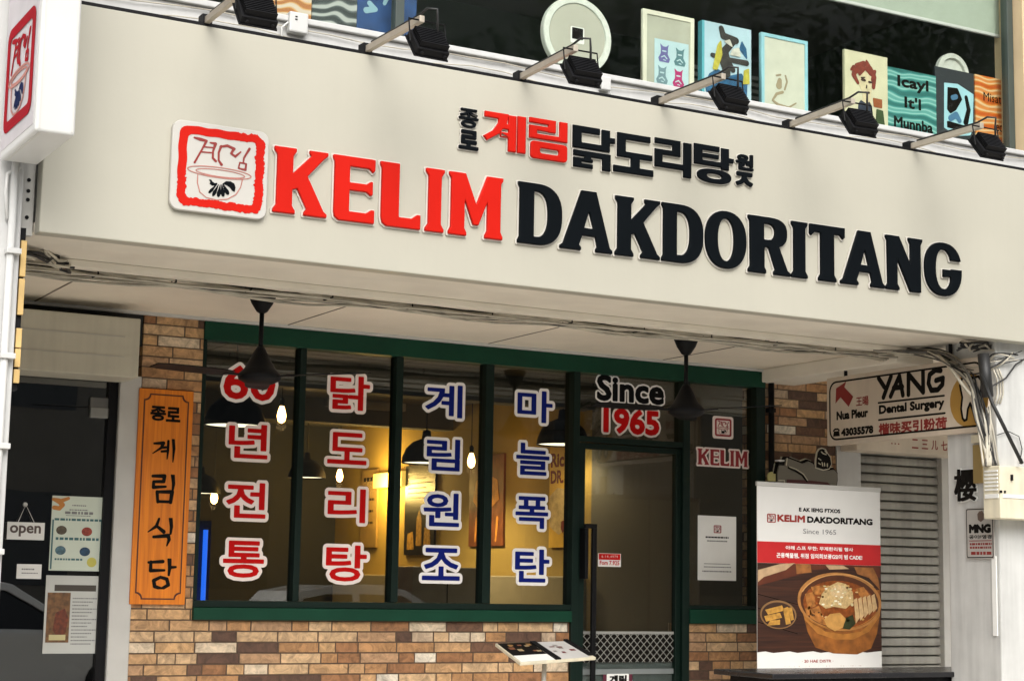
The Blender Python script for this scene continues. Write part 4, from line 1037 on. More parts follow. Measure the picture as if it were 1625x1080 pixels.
# union only: letters here have no holes
F, xs, ys = field(segs_ops, (0,0,W_,100), 200)
o_ = flat('name_sticker', mat('maroon_red', (0,0,0)), [mp(l) for l in contours(F.copy(), xs, ys, -1)], FG, .0035, .0012, 0, sd_)
flat('backing', M_pink, [mp(l) for l in contours(F.copy(), xs, ys, 8)], FG, .001, .002, 0, o_)
t, f, P = poster('notice_poster', 'white notice sheet with a small emblem on the side window', 'poster', ((1109,817),(1168,821),(1167,921),(1107,918)), Y=10.0335)
b_ = sub(P,.40,.73,.61,.86); emblem(t, f, b_, big=False, zoff=-.0004, n=60, red=MATS['maroon_red'])
lines(t, f, P, [(.2,.655,.8,.68)], M_ink, 5)
lines(t, f, P, [(.24,.60,.76,.62),(.16,.25,.84,.262),(.16,.20,.86,.215),(.12,.13,.88,.15)], M_greytext, 6)
t = thing('downpipe', 'thin black downpipe between the side window and the brick pier', 'pipe', (7.66, 9.97, 0))
MB().tube([(7.662,9.972,0),(7.662,9.972,2.75)], .022, 12).build('tube', M_blackmetal, t, smooth=True)
for z in (.6, 1.5, 2.45): MB().box(7.635, 7.69, 9.955, 10.003, z, z+.03).build('clip', M_blackmetal, t)

# ------------------------------------------------------------------ ceiling fans
def fan(x, y, label, ang):
    t = thing('ceiling_fan', label, 'ceiling fan', (x, y, 2.754), 'black ceiling fans over the walkway')
    MB().lathe((x,y,2.753), [(.082,0),(.08,-.012),(.058,-.065),(.03,-.108),(.014,-.118)], 28).build('canopy', M_blackmetal, t, smooth=True)
    MB().lathe((x,y,2.64), [(.013,0),(.013,-.24)], 14).build('rod', M_blackmetal, t, smooth=True)
    mo = MB().lathe((x,y,2.455), [(.018,0),(.03,-.02),(.055,-.07),(.085,-.125),(.112,-.15),(.118,-.165),(.112,-.185),(.07,-.205),(.03,-.21)], 32).build('motor', M_blackmetal, t, smooth=True)
    for k in range(3):
        a = math.radians(ang+120*k); d = Vector((math.cos(a), math.sin(a), 0)); s = Vector((-d.y, d.x, 0)); c0 = Vector((x,y,2.29))
        MB().obox(c0+d*.15, d, s+Vector((0,0,.06)), Vector((0,0,1)), .07, .018, .004).build('blade_arm', M_blackmetal, t, .002)
        m_ = MB(); pr_ = [(.18,.045),(.26,.066),(.42,.070),(.58,.062),(.64,.045)]
        vs = []; tw = Vector((0,0,.11))
        for r_, hw in pr_: vs += [c0+d*r_+(s+tw)*hw, c0+d*r_-(s+tw)*hw, c0+d*r_-(s+tw)*hw+Vector((0,0,.006)), c0+d*r_+(s+tw)*hw+Vector((0,0,.006))]
        fs = []
        for i in range(4):
            for q in range(4): fs.append((i*4+q, i*4+(q+1)%4, i*4+4+(q+1)%4, i*4+4+q))
        fs += [(0,3,2,1),(16,17,18,19)]
        m_.add(vs, fs); m_.build('blade', M_blackmetal, t)
fan(3.371, 8.886, 'black ceiling fan in front of the left window pane', -49)
fan(6.207, 8.941, 'black ceiling fan in front of the door transom', -65)

# ------------------------------------------------------------------ perpendicular dental sign
XY = 7.600
ds = thing('dental_sign', 'beige sign board for a dental surgery hanging across the walkway', 'sign', (XY, 8.6, 2.16))
A0, A1, Zs0, Zs1 = -9.281, -7.78, 2.165, 2.624
MB().box(XY, XY+.032, -A1, -A0, Zs0, Zs1).build('board', mat('sign_beige', (.60,.51,.41), .5, .06, 4, streak=.08), ds, .006)
FS = FX(XY)
px = lambda x, y: fx(x, y, XY)
m_b = .028
flat('border_line', M_ink, [rrect(A0+m_b, Zs0+.032, A1-m_b, Zs1-.028, .07), rrect(A0+m_b+.012, Zs0+.044, A1-m_b-.012, Zs1-.04, .06)], FS, .0004, .0008, 0, ds)
def dpoly(nm, m, pts, z=.0004): return flat(nm, m, [[px(*p) for p in pts]], FS, z, .0008, 0, ds)
dpoly('arrow', M_dred, ((1326,640),(1327,616),(1343,605),(1340,614),(1354,629),(1347,645),(1334,630)))
def zq(x, y): return (1300+x/5.417, 560+y/5.417)          # zoom coordinates of this sign
def fstroke(nm, m, sts, r, z=.0006):
    ops = [('s', [(*px(*zq(a, b)), r) for a, b in s]) for s in sts]
    q = [px(*zq(a, b)) for s in sts for a, b in s]
    bb = (min(p[0] for p in q)-2*r, min(p[1] for p in q)-2*r, max(p[0] for p in q)+2*r, max(p[1] for p in q)+2*r)
    return flat(nm, m, sdf_loops(ops, bb, 0, 150), FS, z, .0008, 0, ds)
fstroke('lettering', M_ink, [[(512,215),(560,290)],[(618,200),(553,380)],[(690,195),(615,370)],[(690,195),(720,360)],[(640,300),(715,290)],[(768,355),(768,180),(895,335),(893,160)],
        [(1045,150),(1000,145),(950,185),(940,260),(965,320),(1020,315),(1060,270),(1065,215),(1005,235)]], .0172)
fstroke('rule', M_ink, [[(510,428),(1075,365)],[(512,575),(1082,515)]], .006)
def tq(nm, m, body, a, b, c, d, bold=.02):        # zoom box: left,top(at left),right,bottom(at left)
    p0, p1 = px(*zq(a, d)), px(*zq(c, b-(c-a)*.11)); q0 = px(*zq(a, b))
    return stext(nm, m, body, FS, (p0[0], p0[1], p1[0], q0[1]), .0003, .0008, ds, bold)
tq('lettering', M_ink, 'Dental Surgery', 515, 448, 1075, 548, .055)
tq('lettering', M_dred, '楷味买引粉荷', 512, 605, 1098, 705, .045)
tq('lettering', M_dred, '王暘', 318, 380, 424, 458, .02)
tq('lettering', M_ink, 'Nua Pleur', 150, 502, 420, 578, .065)
tq('lettering', M_ink, '43035578', 190, 648, 465, 716, .085)
fstroke('phone_mark', M_ink, [[(125,668),(135,655),(160,652),(172,662)]], .006)
dpoly('phone_mark', M_ink, [zq(*p) for p in ((128,672),(172,668),(178,712),(120,717))])
gc = [px(*zq(1290+165*math.cos(k*.25132), 405-230*math.sin(k*.25132)-(165*math.cos(k*.25132))*.09)) for k in range(25)]
flat('gold_disc', mat('gold_print', (.36,.20,.04), .5, .1), [gc], FS, .0004, .0008, 0, ds)
tooth = [(1235,560),(1222,480),(1232,380),(1212,280),(1230,220),(1275,195),(1320,215),(1370,200),(1400,240),(1392,330),(1375,400),(1372,560),(1350,590),(1325,500),(1300,430),(1280,480),(1270,570),(1250,580)]
flat('tooth', mat('tooth_beige', (.60,.52,.42), .5), [[px(*zq(a, b)) for a, b in tooth]], FS, .0012, .0008, 0, ds)
fstroke('tooth_outline', M_ink, [tooth+[tooth[0]]], .008, .002)
for y in (8.1, 9.1): MB().tube([(XY+.016,y,2.622),(XY+.016,y,2.75)], .012).build('hanger', M_blackmetal, ds)

# ------------------------------------------------------------------ neighbour to the right
nw = thing('white_wall', 'white painted wall panel beside the grey roller shutter', 'wall', (8.4, 10, 0))
MB().box(8.2725, 8.495, 9.99, 10.2, 0, 2.75).build('panel', M_wall, nw)
MB().box(9.34, 12.5, 9.99, 10.2, 0, 2.75).build('panel', M_wall, nw)
MB().box(8.496, 9.339, 10.06, 10.2, 2.26, 2.75).build('panel', M_wall, nw)
rs = thing('roller_shutter', 'closed grey metal roller shutter right of the banner', 'shutter', (8.87, 10, 0))
cu = MB(); P_ = .0665
vs = []; fs = []; prof = []
for k in range(34):
    z = k*P_
    prof += [(10.055, z+.001), (10.012, z+.010), (10.010, z+.034), (10.014, z+.056), (10.022, z+.0615), (10.055, z+.0655)]
for y, z in prof: vs += [(8.50, y, z), (9.262, y, z)]
for i in range(len(prof)-1): fs.append((2*i, 2*i+1, 2*i+3, 2*i+2))
cu.add(vs, fs); cu.build('curtain', mat('shutter_metal', (.35,.338,.30), .5, .22, 4, .06, 12, streak=.3), rs)
MB().box(9.262, 9.338, 9.965, 10.06, 0, 2.30).build('guide_rail', M_greyframe, rs, .004)
MB().box(8.30, 9.42, 9.80, 9.986, 2.205, 2.42).build('housing', mat('housing_beige', (.62,.54,.44), .55, .1, streak=.1), rs, .005)
for k, ch in enumerate('二三儿七又为'): stext('lettering', M_dred, ch, FY(9.80), (8.82+k*.095, 2.245, 8.82+k*.095+.062, 2.315), .0004, .0008, rs, .02, 60)
text('lettering', M_dred, '…', FY(9.80), (8.62, 2.265, 8.70, 2.275), .0004, .0008, rs, .02)
# on the pillar's left face
XP = 7.638
t = thing('name_plate', 'dark cut-out plate shaped like a Chinese character on the pillar side', 'sign', (XP, 8.02, 1.78))
pp = lambda x, y: fx(x, y, XP)
P = (pp(1517,796)[0], pp(1517,796)[1], pp(1551,742)[0], pp(1551,742)[1])
segs, bb = glyph_segs('樱'); F, xs, ys = field([('g', fitted(segs, bb, P, .006))], P, 130)
o_ = flat('character', M_ink, contours(F.copy(), xs, ys, .0045), FX(XP), .008, .008, 0, t)
flat('backing', M_paper, contours(F.copy(), xs, ys, .012), FX(XP), 0, .006, 0, t)
t = thing('brass_plate', 'narrow brass coloured plate fixed high on the pillar side', 'plate', (XP, 7.88, 1.87))
P = pbox(((1547,706),(1563,766)), pp)
MB().box(XP-.02, XP+.001, -P[2], -P[0], P[1], P[3]).build('plate', mat('brass', (.36,.26,.10), .45, .1, metal=.3), t, .003)
MB().box(XP-.026, XP+.001, -P[2]-.006, -P[0]+.006, P[3]+.012, P[3]+.06).build('cap', M_creambox, t, .003)
P = pbox(((1534,806),(1580,886)), pp)
t = thing('company_plate', 'grey company name plate reading MNG on the pillar side', 'sign', (XP, -(P[0]+P[2])/2, P[1]))
flat('plate', mat('plate_grey', (.40,.38,.35), .5, .06), [rrect(P[0], P[1], P[2], P[3], .015)], FX(XP), 0, .01, .001, t)
fp_ = FX(XP-.0102)
flat('border_line', M_ink, [rrect(P[0]+.006, P[1]+.006, P[2]-.006, P[3]-.006, .012), rrect(P[0]+.011, P[1]+.011, P[2]-.011, P[3]-.011, .01)], fp_, .0003, .0006, 0, t)
stext('lettering', M_ink, 'MNG', fp_, sub(P,.12,.50,.90,.68), parent=t, bold=.10)
stext('lettering', M_ink, '공이F영경', fp_, sub(P,.12,.39,.92,.47), parent=t, bold=.03)
flat('red_rule', M_dred, [rrect(*sub(P,.12,.345,.92,.36))], fp_, .0003, .0006, 0, t)
lines(t, fp_, P, [(.14,.27,.92,.31),(.14,.20,.92,.24),(.18,.08,.9,.14)], M_dred, 8)
pblob('crest', mat('crest_brown', (.12,.08,.06), .6), sub(P,.42,.72,.68,.94), [[(.1,.2),(.05,.7),(.3,.95),(.7,1),(.95,.7),(.9,.2),(.5,0)]], fp_, t)
MB().box(XP-.006, XP+.001, 7.765, 7.80, .95, 1.42).build('pillar_notice', M_paper, pr)

# meter box and cables at the right pillar
mb = thing('meter_box', 'cream electrical meter box with vents on the right pillar', 'electrical box', (7.8, 7.55, 1.63))
ml = onY(1587, 780, 7.60).x
MB().box(ml, ml+.36, 7.60, 7.738, onY(1587,822,7.60).z, onY(1587,738,7.60).z).build('case', M_creambox, mb, .006)
m_ = MB()
for k in range(6): m_.box(ml-.006, ml+.001, 7.615, 7.72, 1.80+k*.022, 1.81+k*.022)
m_.box(ml-.005, ml+.001, 7.61, 7.72, 1.755, 1.78); m_.box(ml+.02, ml+.22, 7.595, 7.601, 1.757, 1.778)
m_.build('vent', M_paper, mb)
m_ = MB().box(ml+.085, ml+.097, 7.588, 7.601, 1.86, 1.895).box(ml-.004, ml+.012, 7.594, 7.601, 1.785, 1.799).box(ml+.03, ml+.042, 7.594, 7.601, 1.785, 1.799)
m_.build('latch', M_blackmetal, mb)
t = thing('cable_riser', 'thick bundle of cream conduits and black cables rising from the meter box', 'cable', (7.6, 7.8, 2.0))
rnd = random.Random(21)
def smooth_path(P, n=22):
    out = []
    for i in range(len(P)-1):
        p0, p1, p2, p3 = P[max(i-1,0)], P[i], P[i+1], P[min(i+2,len(P)-1)]
        for k in range(n//(len(P)-1)+1):
            u = k/(n//(len(P)-1)+1)
            out.append(.5*((2*p1)+(p2-p0)*u+(2*p0-5*p1+4*p2-p3)*u*u+(3*p1-p0-3*p2+p3)*u**3))
    return out+[P[-1]]
for k in range(26):
    big = k < 9
    j = lambda a: rnd.uniform(-a, a)
    sx = rnd.uniform(-8, 12)
    P = [onY(1425+j(40), 556+j(6), 8.45+j(.08)), onY(1500+sx+j(9), 566+j(7), 8.15+j(.05)), onY(1541+sx+j(8), 604+j(10), 7.90+j(.03)), onY(1560+sx*.8+j(7), 662+j(10), 7.76+j(.02)), onY(1570+k*.7-6+j(4), 739, 7.68)]
    MB().tube(smooth_path(P), rnd.choice((.007,.009,.010)) if big else rnd.choice((.003,.004,.0055)), 8).build('cable', (M_cable, M_cable, M_cable, M_cableg)[k % 4] if big else (M_cabled, M_cable, M_cabled, M_cableg)[k % 4], t, smooth=True)
for k in range(7):
    P = [onY(1500+rnd.uniform(-40,20), 560+rnd.uniform(-6,8), 8.2), onY(1545+rnd.uniform(-10,10), 580+rnd.uniform(-12,16), 7.9), onY(1580+rnd.uniform(-12,12), 575+rnd.uniform(-14,14), 7.72), onY(1612+rnd.uniform(-10,10), 562+rnd.uniform(-12,10), 7.70)]
    MB().tube(smooth_path(P), rnd.choice((.003,.005)), 6).build('cable', M_cabled if k % 3 else M_cable, t, smooth=True)
m_ = MB().tube([(7.52,7.72,2.62),(7.53,7.70,2.36)], .035, 10); m_.build('black_sleeve', M_cabled, t, smooth=True)
p1, p2 = onY(1575,640,7.60), onY(1622,735,7.56)
MB().tube([(7.50,7.72,2.5), p1, p2], .011, 8).build('black_rod', M_cabled, t, smooth=True)
pts = [onY(*q, 7.72) for q in ((1582,690),(1600,684),(1617,692),(1622,712),(1618,735))]
MB().tube(pts, .003, 5).build('loop_wire', M_cabled, t, smooth=True)
pts = [onY(*q, 7.72) for q in ((1573,640),(1575,612),(1596,600),(1612,578),(1625,570))]
MB().tube(pts, .005, 6).build('loop_wire', M_cabled, t, smooth=True)
for dx in (0, 5, 9):
    pts = [onY(*q, 7.73) for q in ((1576+dx,585),(1582+dx,600),(1583+dx,625),(1578+dx,640))]
    MB().tube(pts, .005, 6).build('loop_wire', M_cable, t, smooth=True)
t = thing('cable_tangle', 'dark knotted cables under the fascia above the right pillar', 'cable', (7.7, 7.8, 2.69))
for k in range(10):
    p = [(7.45+i*.07+rnd.uniform(-.03,.03), 7.80+rnd.uniform(-.05,.05), 2.675+rnd.uniform(-.03,.03)) for i in range(7)]
    MB().tube(p, .007, 6).build('cable', M_cabled if k % 3 else M_cable, t, smooth=True)

# ------------------------------------------------------------------ banner, table, iron sign, menu stand
YB = 9.0
bn = thing('banner_stand', 'white and red standing banner with a photo of a stew bowl', 'banner', (7.3, YB, 0))
X0, X1, ZT_, ZB_ = 6.80, 7.815, 1.852, .25
MB().box(X0, X1, YB, YB+.004, ZB_, ZT_).build('sheet', mat('banner_white', (.72,.71,.68), .5, .03), bn)
MB().box(X0-.004, X1+.004, YB-.006, YB+.014, ZT_, ZT_+.028).build('top_bar', M_greyframe, bn, .003)
MB().box(X0-.02, X1+.02, YB-.06, YB+.09, 0, .08).build('base', M_greyframe, bn, .01)
MB().tube([((X0+X1)/2,YB+.05,.05),((X0+X1)/2,YB+.05,1.85)], .012).build('pole', M_greyframe, bn)
FB = FY(YB)
bp_ = lambda x, y: fy(x, y, YB)
zr1, zr0 = bp_(1207,858)[1], bp_(1204,892)[1]
flat('red_band', mat('banner_red', (.50,.012,.014), .5), [rrect(X0, zr0, X1, zr1)], FB, .0003, .0008, 0, bn)
zp0 = bp_(1200,1034)[1]
wave = [(X0, zp0)]+[(X0+(X1-X0)*k/16, zp0+.006*math.sin(k*2.1)) for k in range(17)]+[(X1, zr0-.001), (X0, zr0-.001)]
flat('photo', wood_mat('photo_table', (.018,.006,.003), (.06,.019,.008), 'X'), [wave], FB, .0003, .0008, 0, bn)
def bq(x, y): return bp_(1190+x/3.177, 740+y/3.177)       # zoom coordinates of the banner
def bpoly(nm, m, pts, z): return flat(nm, m, [[(min(max(a, X0), X1), b) for a, b in (bq(*p) for p in pts)]], FB, z, .0006, 0, bn)
def bell(nm, m, cx, cy, rx, ry, z, rot=0.12): return bpoly(nm, m, ell(cx, cy, rx, ry, 40, rot=rot), z)
M_bowl = mat('photo_bowl', (.34,.15,.03), .5, .5, 14); M_bowl2 = mat('photo_bowl_dark', (.10,.035,.010), .5, .4, 12)
bpoly('photo_tray', mat('photo_tray', (.13,.035,.014), .5, .3, 10), ((38,600),(260,540),(310,520),(520,505),(655,560),(655,500),(220,490),(40,560)), .0012)
bpoly('photo_plate', mat('photo_plate', (.62,.55,.44), .5, .2, 20), ((40,520),(150,490),(225,485),(180,520),(70,555),(40,580)), .0014)
bpoly('photo_plate', MATS['photo_plate'], ((380,495),(470,498),(500,515),(400,518)), .0014)
bpoly('photo_cup', mat('photo_cup', (.40,.20,.07), .5, .4, 20), ((230,488),(305,492),(310,532),(235,540)), .0016)
bpoly('photo_garnish', mat('photo_cup', (0,0,0)), ((525,505),(620,510),(645,560),(655,620),(600,560),(540,540)), .0016)
bell('photo_side_dish', mat('photo_black', (.02,.012,.008), .4), 142, 745, 95, 76, .0012)
bell('photo_side_dish', mat('photo_dish_rim', (.28,.19,.10), .5), 142, 745, 92, 72, .002)
bell('photo_side_dish', mat('photo_dish_in', (.05,.026,.014), .5), 142, 747, 84, 64, .0028)
M_fries = mat('photo_pickle', (.62,.42,.10), .5, .35, 40)
for pts in (((75,720),(160,698),(172,725),(90,745)),((70,752),(150,735),(160,760),(80,780)),((100,775),(150,770),(150,795),(85,800)),((165,715),(190,705),(205,790),(180,795)),((190,710),(210,708),(220,770),(205,775))):
    bpoly('photo_pickle', M_fries, pts, .0036)
body_ = [(248,640),(262,720),(290,830),(330,910),(420,940),(540,945),(610,915),(640,840),(655,740),(655,620)]
bpoly('photo_bowl', M_bowl, body_, .0012)
bpoly('photo_bowl_band', mat('photo_bowl_hi', (.50,.26,.06), .5, .4, 12), ((262,720),(300,780),(380,830),(470,845),(560,830),(625,770),(655,715),(655,750),(600,830),(520,870),(430,870),(340,840),(275,770)), .002)
bell('photo_bowl_rim', mat('photo_rim', (.52,.30,.11), .5, .3, 12), 450, 680, 212, 146, .0028)
bell('photo_bowl_rim', M_bowl2, 450, 682, 198, 134, .0036)
bell('photo_broth', mat('photo_broth', (.30,.10,.02), .4, .5, 30), 452, 695, 186, 120, .0044)
M_meat = mat('photo_meat', (.50,.25,.07), .5, .5, 35); M_rice = mat('photo_rice', (.68,.62,.38), .6, .35, 60); M_pot = mat('photo_potato', (.66,.45,.16), .5, .25, 25)
for pts in (((275,640),(320,630),(330,700),(290,720)),((305,605),(370,595),(385,640),(320,645)),((300,720),(345,700),(385,800),(350,790),(300,760)),((530,615),(570,605),(605,650),(560,665)),((275,715),(300,700),(310,745),(285,750))):
    bpoly('photo_meat', M_meat, pts, .0052)
bpoly('photo_rice', M_rice, ((345,690),(360,640),(390,605),(440,580),(480,590),(515,630),(520,680),(480,715),(420,705),(380,715)), .006)
bpoly('photo_rice', mat('photo_rice_hi', (.76,.72,.52), .6, .3, 60), ((400,620),(430,595),(475,602),(490,640),(450,660),(410,650)), .0068)
bpoly('photo_potato', M_pot, ((370,770),(400,742),(450,735),(480,765),(465,810),(425,828),(385,805)), .0068)
bpoly('photo_leek', mat('photo_green', (.03,.05,.012), .5, .4, 30), ((480,760),(515,745),(530,790),(500,820),(465,815)), .006)
for k in range(5):
    x_ = 520+k*22; bpoly('photo_enoki', mat('photo_enoki', (.70,.62,.42), .5, .2, 40), ((x_,670-k*5),(x_+16,660-k*5),(x_+30,760-k*12),(x_+10,790-k*14)), .0076)
rnd = random.Random(8)
bits = [mat('bit%d' % i, c, .45, .4, 50) for i, c in enumerate(((.55,.30,.08),(.30,.10,.025),(.66,.48,.20),(.14,.07,.02),(.48,.16,.03),(.72,.60,.36)))]
for k in range(54):
    an, rr_ = rnd.uniform(0, 6.28), rnd.uniform(.35, .97); cx, cy = 452+172*rr_*math.cos(an), 695+108*rr_*math.sin(an); q = rnd.uniform(5, 13)
    bpoly('photo_bit', bits[k % 6], [(cx+q*rnd.uniform(.6,1.3)*math.cos(a_), cy+q*rnd.uniform(.4,.9)*math.sin(a_)) for a_ in (0,1,2.1,3.1,4.2,5.3)], .0052+.0008*(k % 2)) if rr_ > .62 else None
for a0, a1, m__ in ((200,330,mat('photo_gloss', (.74,.52,.26), .4)),(20,150,MATS['photo_bowl_hi'])):
    arc = [(450+205*math.cos(math.radians(a_)), 680+140*math.sin(math.radians(a_))) for a_ in range(a0, a1, 8)]; arc2 = [(450+200*math.cos(math.radians(a_)), 680+136*math.sin(math.radians(a_))) for a_ in range(a1-8, a0-1, -8)]
    bpoly('photo_gloss', m__, arc+arc2, .0046)
for k in range(26):
    cx, cy = rnd.uniform(365,515), rnd.uniform(600,705); q = rnd.uniform(4,9)
    bpoly('photo_rice_grain', mat('grain%d' % (k % 2), ((.56,.48,.25),(.80,.76,.58))[k % 2], .6), [(cx+q*math.cos(a_), cy+q*.6*math.sin(a_)) for a_ in (0,1.3,2.6,3.9,5.2)], .0076)
for k in range(3): bpoly('photo_plank_gap', M_ink, ((40,640+k*70),(240,692+k*74),(240,695+k*74),(40,644+k*70)), .0009)
# printed words
def btext(nm, m, body, a, b, c, d, bold=.02): # zoom left, top, right, bottom (shear .08)
    p0, p1 = bq(a, b), bq(c, d)
    return stext(nm, m, body, FB, (p0[0], bq(a, d-(c-a)*.06)[1], p1[0], p0[1]), .001, .0008, bn, bold)
btext('lettering', M_ink, 'E AK IEMG FTXOS', 247, 205, 455, 238, .06)
btext('lettering', mat('banner_lettering_red', (.30,.022,.014), .5), 'KELIM', 138, 240, 277, 284, .075)
btext('lettering', M_ink, 'DAKDORITANG', 288, 249, 618, 302, .075)
btext('lettering', M_greytext, 'Since 1965', 268, 312, 434, 347, .0)
btext('lettering', M_paper, '아래 스프 무한: 무제한리필 행사', 180, 397, 520, 438, .03)
btext('lettering', M_paper, '곤용해물찜, 위점 임의회보광GSI이 범 CADE!', 133, 432, 566, 485, .03)
btext('lettering', mat('banner_lettering_red', (0,0,0)), '· 20 HAE DISTR ·', 262, 972, 420, 996, .02)
btext('lettering', mat('banner_lettering_red', (0,0,0)), '응 답 시 오시는 길 안내', 170, 1004, 560, 1030, .02)
e0, e1 = bq(84, 282), bq(131, 236)
emblem(bn, FB, (e0[0], e0[1], e1[0], e1[1]), big=False, zoff=.0, n=70, red=MATS['banner_lettering_red'])

tb = thing('black_table', 'low black table in front of the banner at the bottom right', 'table', (7.4, 8.45, 0))
MB().box(6.26, 8.9, 8.14, 8.72, .69, .722).build('table_top', mat('table_black', (.012,.012,.014), .25, .2, 8), tb, .006)
MB().box(6.34, 8.82, 8.19, 8.66, .60, .689).build('apron', M_blackmetal, tb, .003)
for x, y in ((6.40,8.22),(8.78,8.22),(6.40,8.62),(8.78,8.62)): MB().box(x-.025, x+.025, y-.025, y+.025, 0, .60).build('leg', M_blackmetal, tb, .003)

# cut-out wall sign above the banner
YI = 9.93
ip = lambda x, y: fy(1195+x/10.8, 690+y/10.8, YI)
t = thing('cutout_sign', 'grey cut-out sign with pale neon outline and a small head on top above the banner', 'sign', (7.9, YI, 1.85))
prof = [(400,1000),(405,640),(430,520),(470,500),(530,530),(550,400),(590,400),(700,440),(830,490),(930,450),(1000,480),(1100,570),(1280,610),(1370,590),(1430,660),(1430,760),(1390,1000)]
F, xs, ys = field([('+', [ip(*p) for p in prof])], pbox([p for p in prof], ip), 110)
flat('panel', mat('sign_grey', (.17,.155,.12), .5, .1), contours(F.copy(), xs, ys, 0), FY(YI), 0, .012, .001, t)
flat('dark_edge', M_ink, contours(F.copy(), xs, ys, .016), FY(YI), -.016, .012, 0, t)
flat('pale_outline', mat('neon_off', (.60,.56,.44), .4), contours(F.copy(), xs, ys, .023), FY(YI), -.03, .012, 0, t)
def istroke(nm, m, sts, r, z=.013):
    ops = [('s', [(*ip(a, b), r) for a, b in s]) for s in sts]; q = [ip(a, b) for s in sts for a, b in s]
    bb = (min(p[0] for p in q)-2*r, min(p[1] for p in q)-2*r, max(p[0] for p in q)+2*r, max(p[1] for p in q)+2*r)
    return flat(nm, m, sdf_loops(ops, bb, 0, 90), FY(YI), z, .004, 0, t)
istroke('dark_line', M_ink, [[(590,560),(700,610),(820,680),(900,790)]], .007)
istroke('pale_line', MATS['neon_off'], [[(600,545),(720,590),(840,670),(910,775)], [(415,775),(510,775),(535,880)], [(560,400),(545,520)]], .0035, .014)
flat('red_word_band', mat('word_maroon', (.07,.008,.010), .5), [[ip(560,760),ip(900,770),ip(1250,810),ip(1350,880),ip(1350,1000),ip(540,1000)]], FY(YI), .0125, .002, 0, t)
flat('hand_shape', mat('hand_yellow', (.46,.42,.16), .5), [[ip(*p) for p in ((240,680),(260,640),(320,625),(330,660),(370,665),(370,790),(250,790),(235,740))]], FY(YI), .0, .012, .001, t)
hd = [(1050,560),(1055,420),(1075,300),(1110,240),(1160,225),(1220,250),(1255,320),(1300,380),(1320,500),(1280,580),(1180,600)]
F, xs, ys = field([('+', [ip(*p) for p in hd])], pbox(hd, ip), 70)
flat('head_outline', MATS['neon_off'], contours(F.copy(), xs, ys, .004), FY(YI), .004, .012, 0, t)
flat('head_shape', M_ink, contours(F.copy(), xs, ys, -.004), FY(YI), .0165, .003, 0, t)
istroke('head_marks', MATS['neon_off'], [[(1140,290),(1170,320),(1220,335)], [(1200,270),(1230,310)], [(1090,400),(1130,430)], [(1090,480),(1120,500)], [(1150,470),(1160,530)], [(1190,480),(1195,530)], [(1240,490),(1240,540)]], .0035, .020)
t = thing('wall_lamp', 'small dark wall fitting with a pale cap left of the cut-out sign', 'fitting', (7.75, YI, 1.9))
q = pbox(((400,420),(500,455)), ip); MB().box(q[0], q[2], YI-.03, YI+.02, q[1], q[3]).build('cap', M_paper, t, .004)
q2 = pbox(((405,458),(495,520)), ip); MB().box(q2[0], q2[2], YI-.02, YI+.07, q2[1], q2[3]-.001).build('body', M_ink, t, .003)

# menu stand
a, b, c, d = onY(786,1020,9.32), onY(901,1016,9.36), onY(946,1042,9.06), onY(826,1051,9.0)
ms = thing('menu_stand', 'slanted menu stand with two open menu cards in front of the brick dado', 'menu stand', ((a.x+c.x)/2, 9.2, 0))
nrm = (b-a).cross(d-a).normalized()
if nrm.z < 0: nrm = -nrm
MB().slab(a, b, c, d, -nrm*.018).build('tray', M_creambox, ms, .003)
L_ = lambda u, v, h=0: a*(1-u)*(1-v)+b*u*(1-v)+c*u*v+d*(1-u)*v+nrm*h
def onboard(nm, m, u0, v0, u1, v1, h, th=.0015): return MB().slab(L_(u0,v0,h), L_(u1,v0,h), L_(u1,v1,h), L_(u0,v1,h), nrm*th).build(nm, m, ms)
onboard('menu_card', M_ink, .02, .03, .46, .66, .001); onboard('menu_card', M_paper, .02, .665, .46, .97, .001)
onboard('menu_card', mat('menu_pale', (.55,.54,.52), .5), .54, .03, .93, .97, .001)
onboard('binder_bar', M_blackmetal, .465, .01, .535, .98, .001, .008); onboard('binder_bar', M_blackmetal, .935, .0, .985, .9, .001, .012)
rnd = random.Random(4)
for k in range(9): u, v = rnd.uniform(.05,.4), rnd.uniform(.08,.55); onboard('menu_photo', mat('menu_food%d' % (k % 3), ((.30,.16,.05),(.20,.07,.03),(.40,.30,.16))[k % 3], .5, .4, 60), u, v, u+rnd.uniform(.03,.08), v+rnd.uniform(.05,.12), .0032+k*.0004, .0003)
for k in range(7): u, v = rnd.uniform(.57,.84), rnd.uniform(.1,.8); onboard('menu_photo', mat('menu_red%d' % (k % 2), ((.16,.03,.03),(.28,.26,.24))[k % 2], .5, .4, 60), u, v, u+rnd.uniform(.03,.08), v+rnd.uniform(.04,.1), .0032+k*.0004, .0003)
mid = (a+b+c+d)/4-nrm*.02
MB().tube([mid, (mid.x-.02, mid.y, .03)], .014, 12).build('post', M_greyframe, ms, smooth=True)
MB().lathe((mid.x-.02, mid.y, 0), [(.17,0),(.17,.012),(.03,.03)], 28).build('base', M_blackmetal, ms)

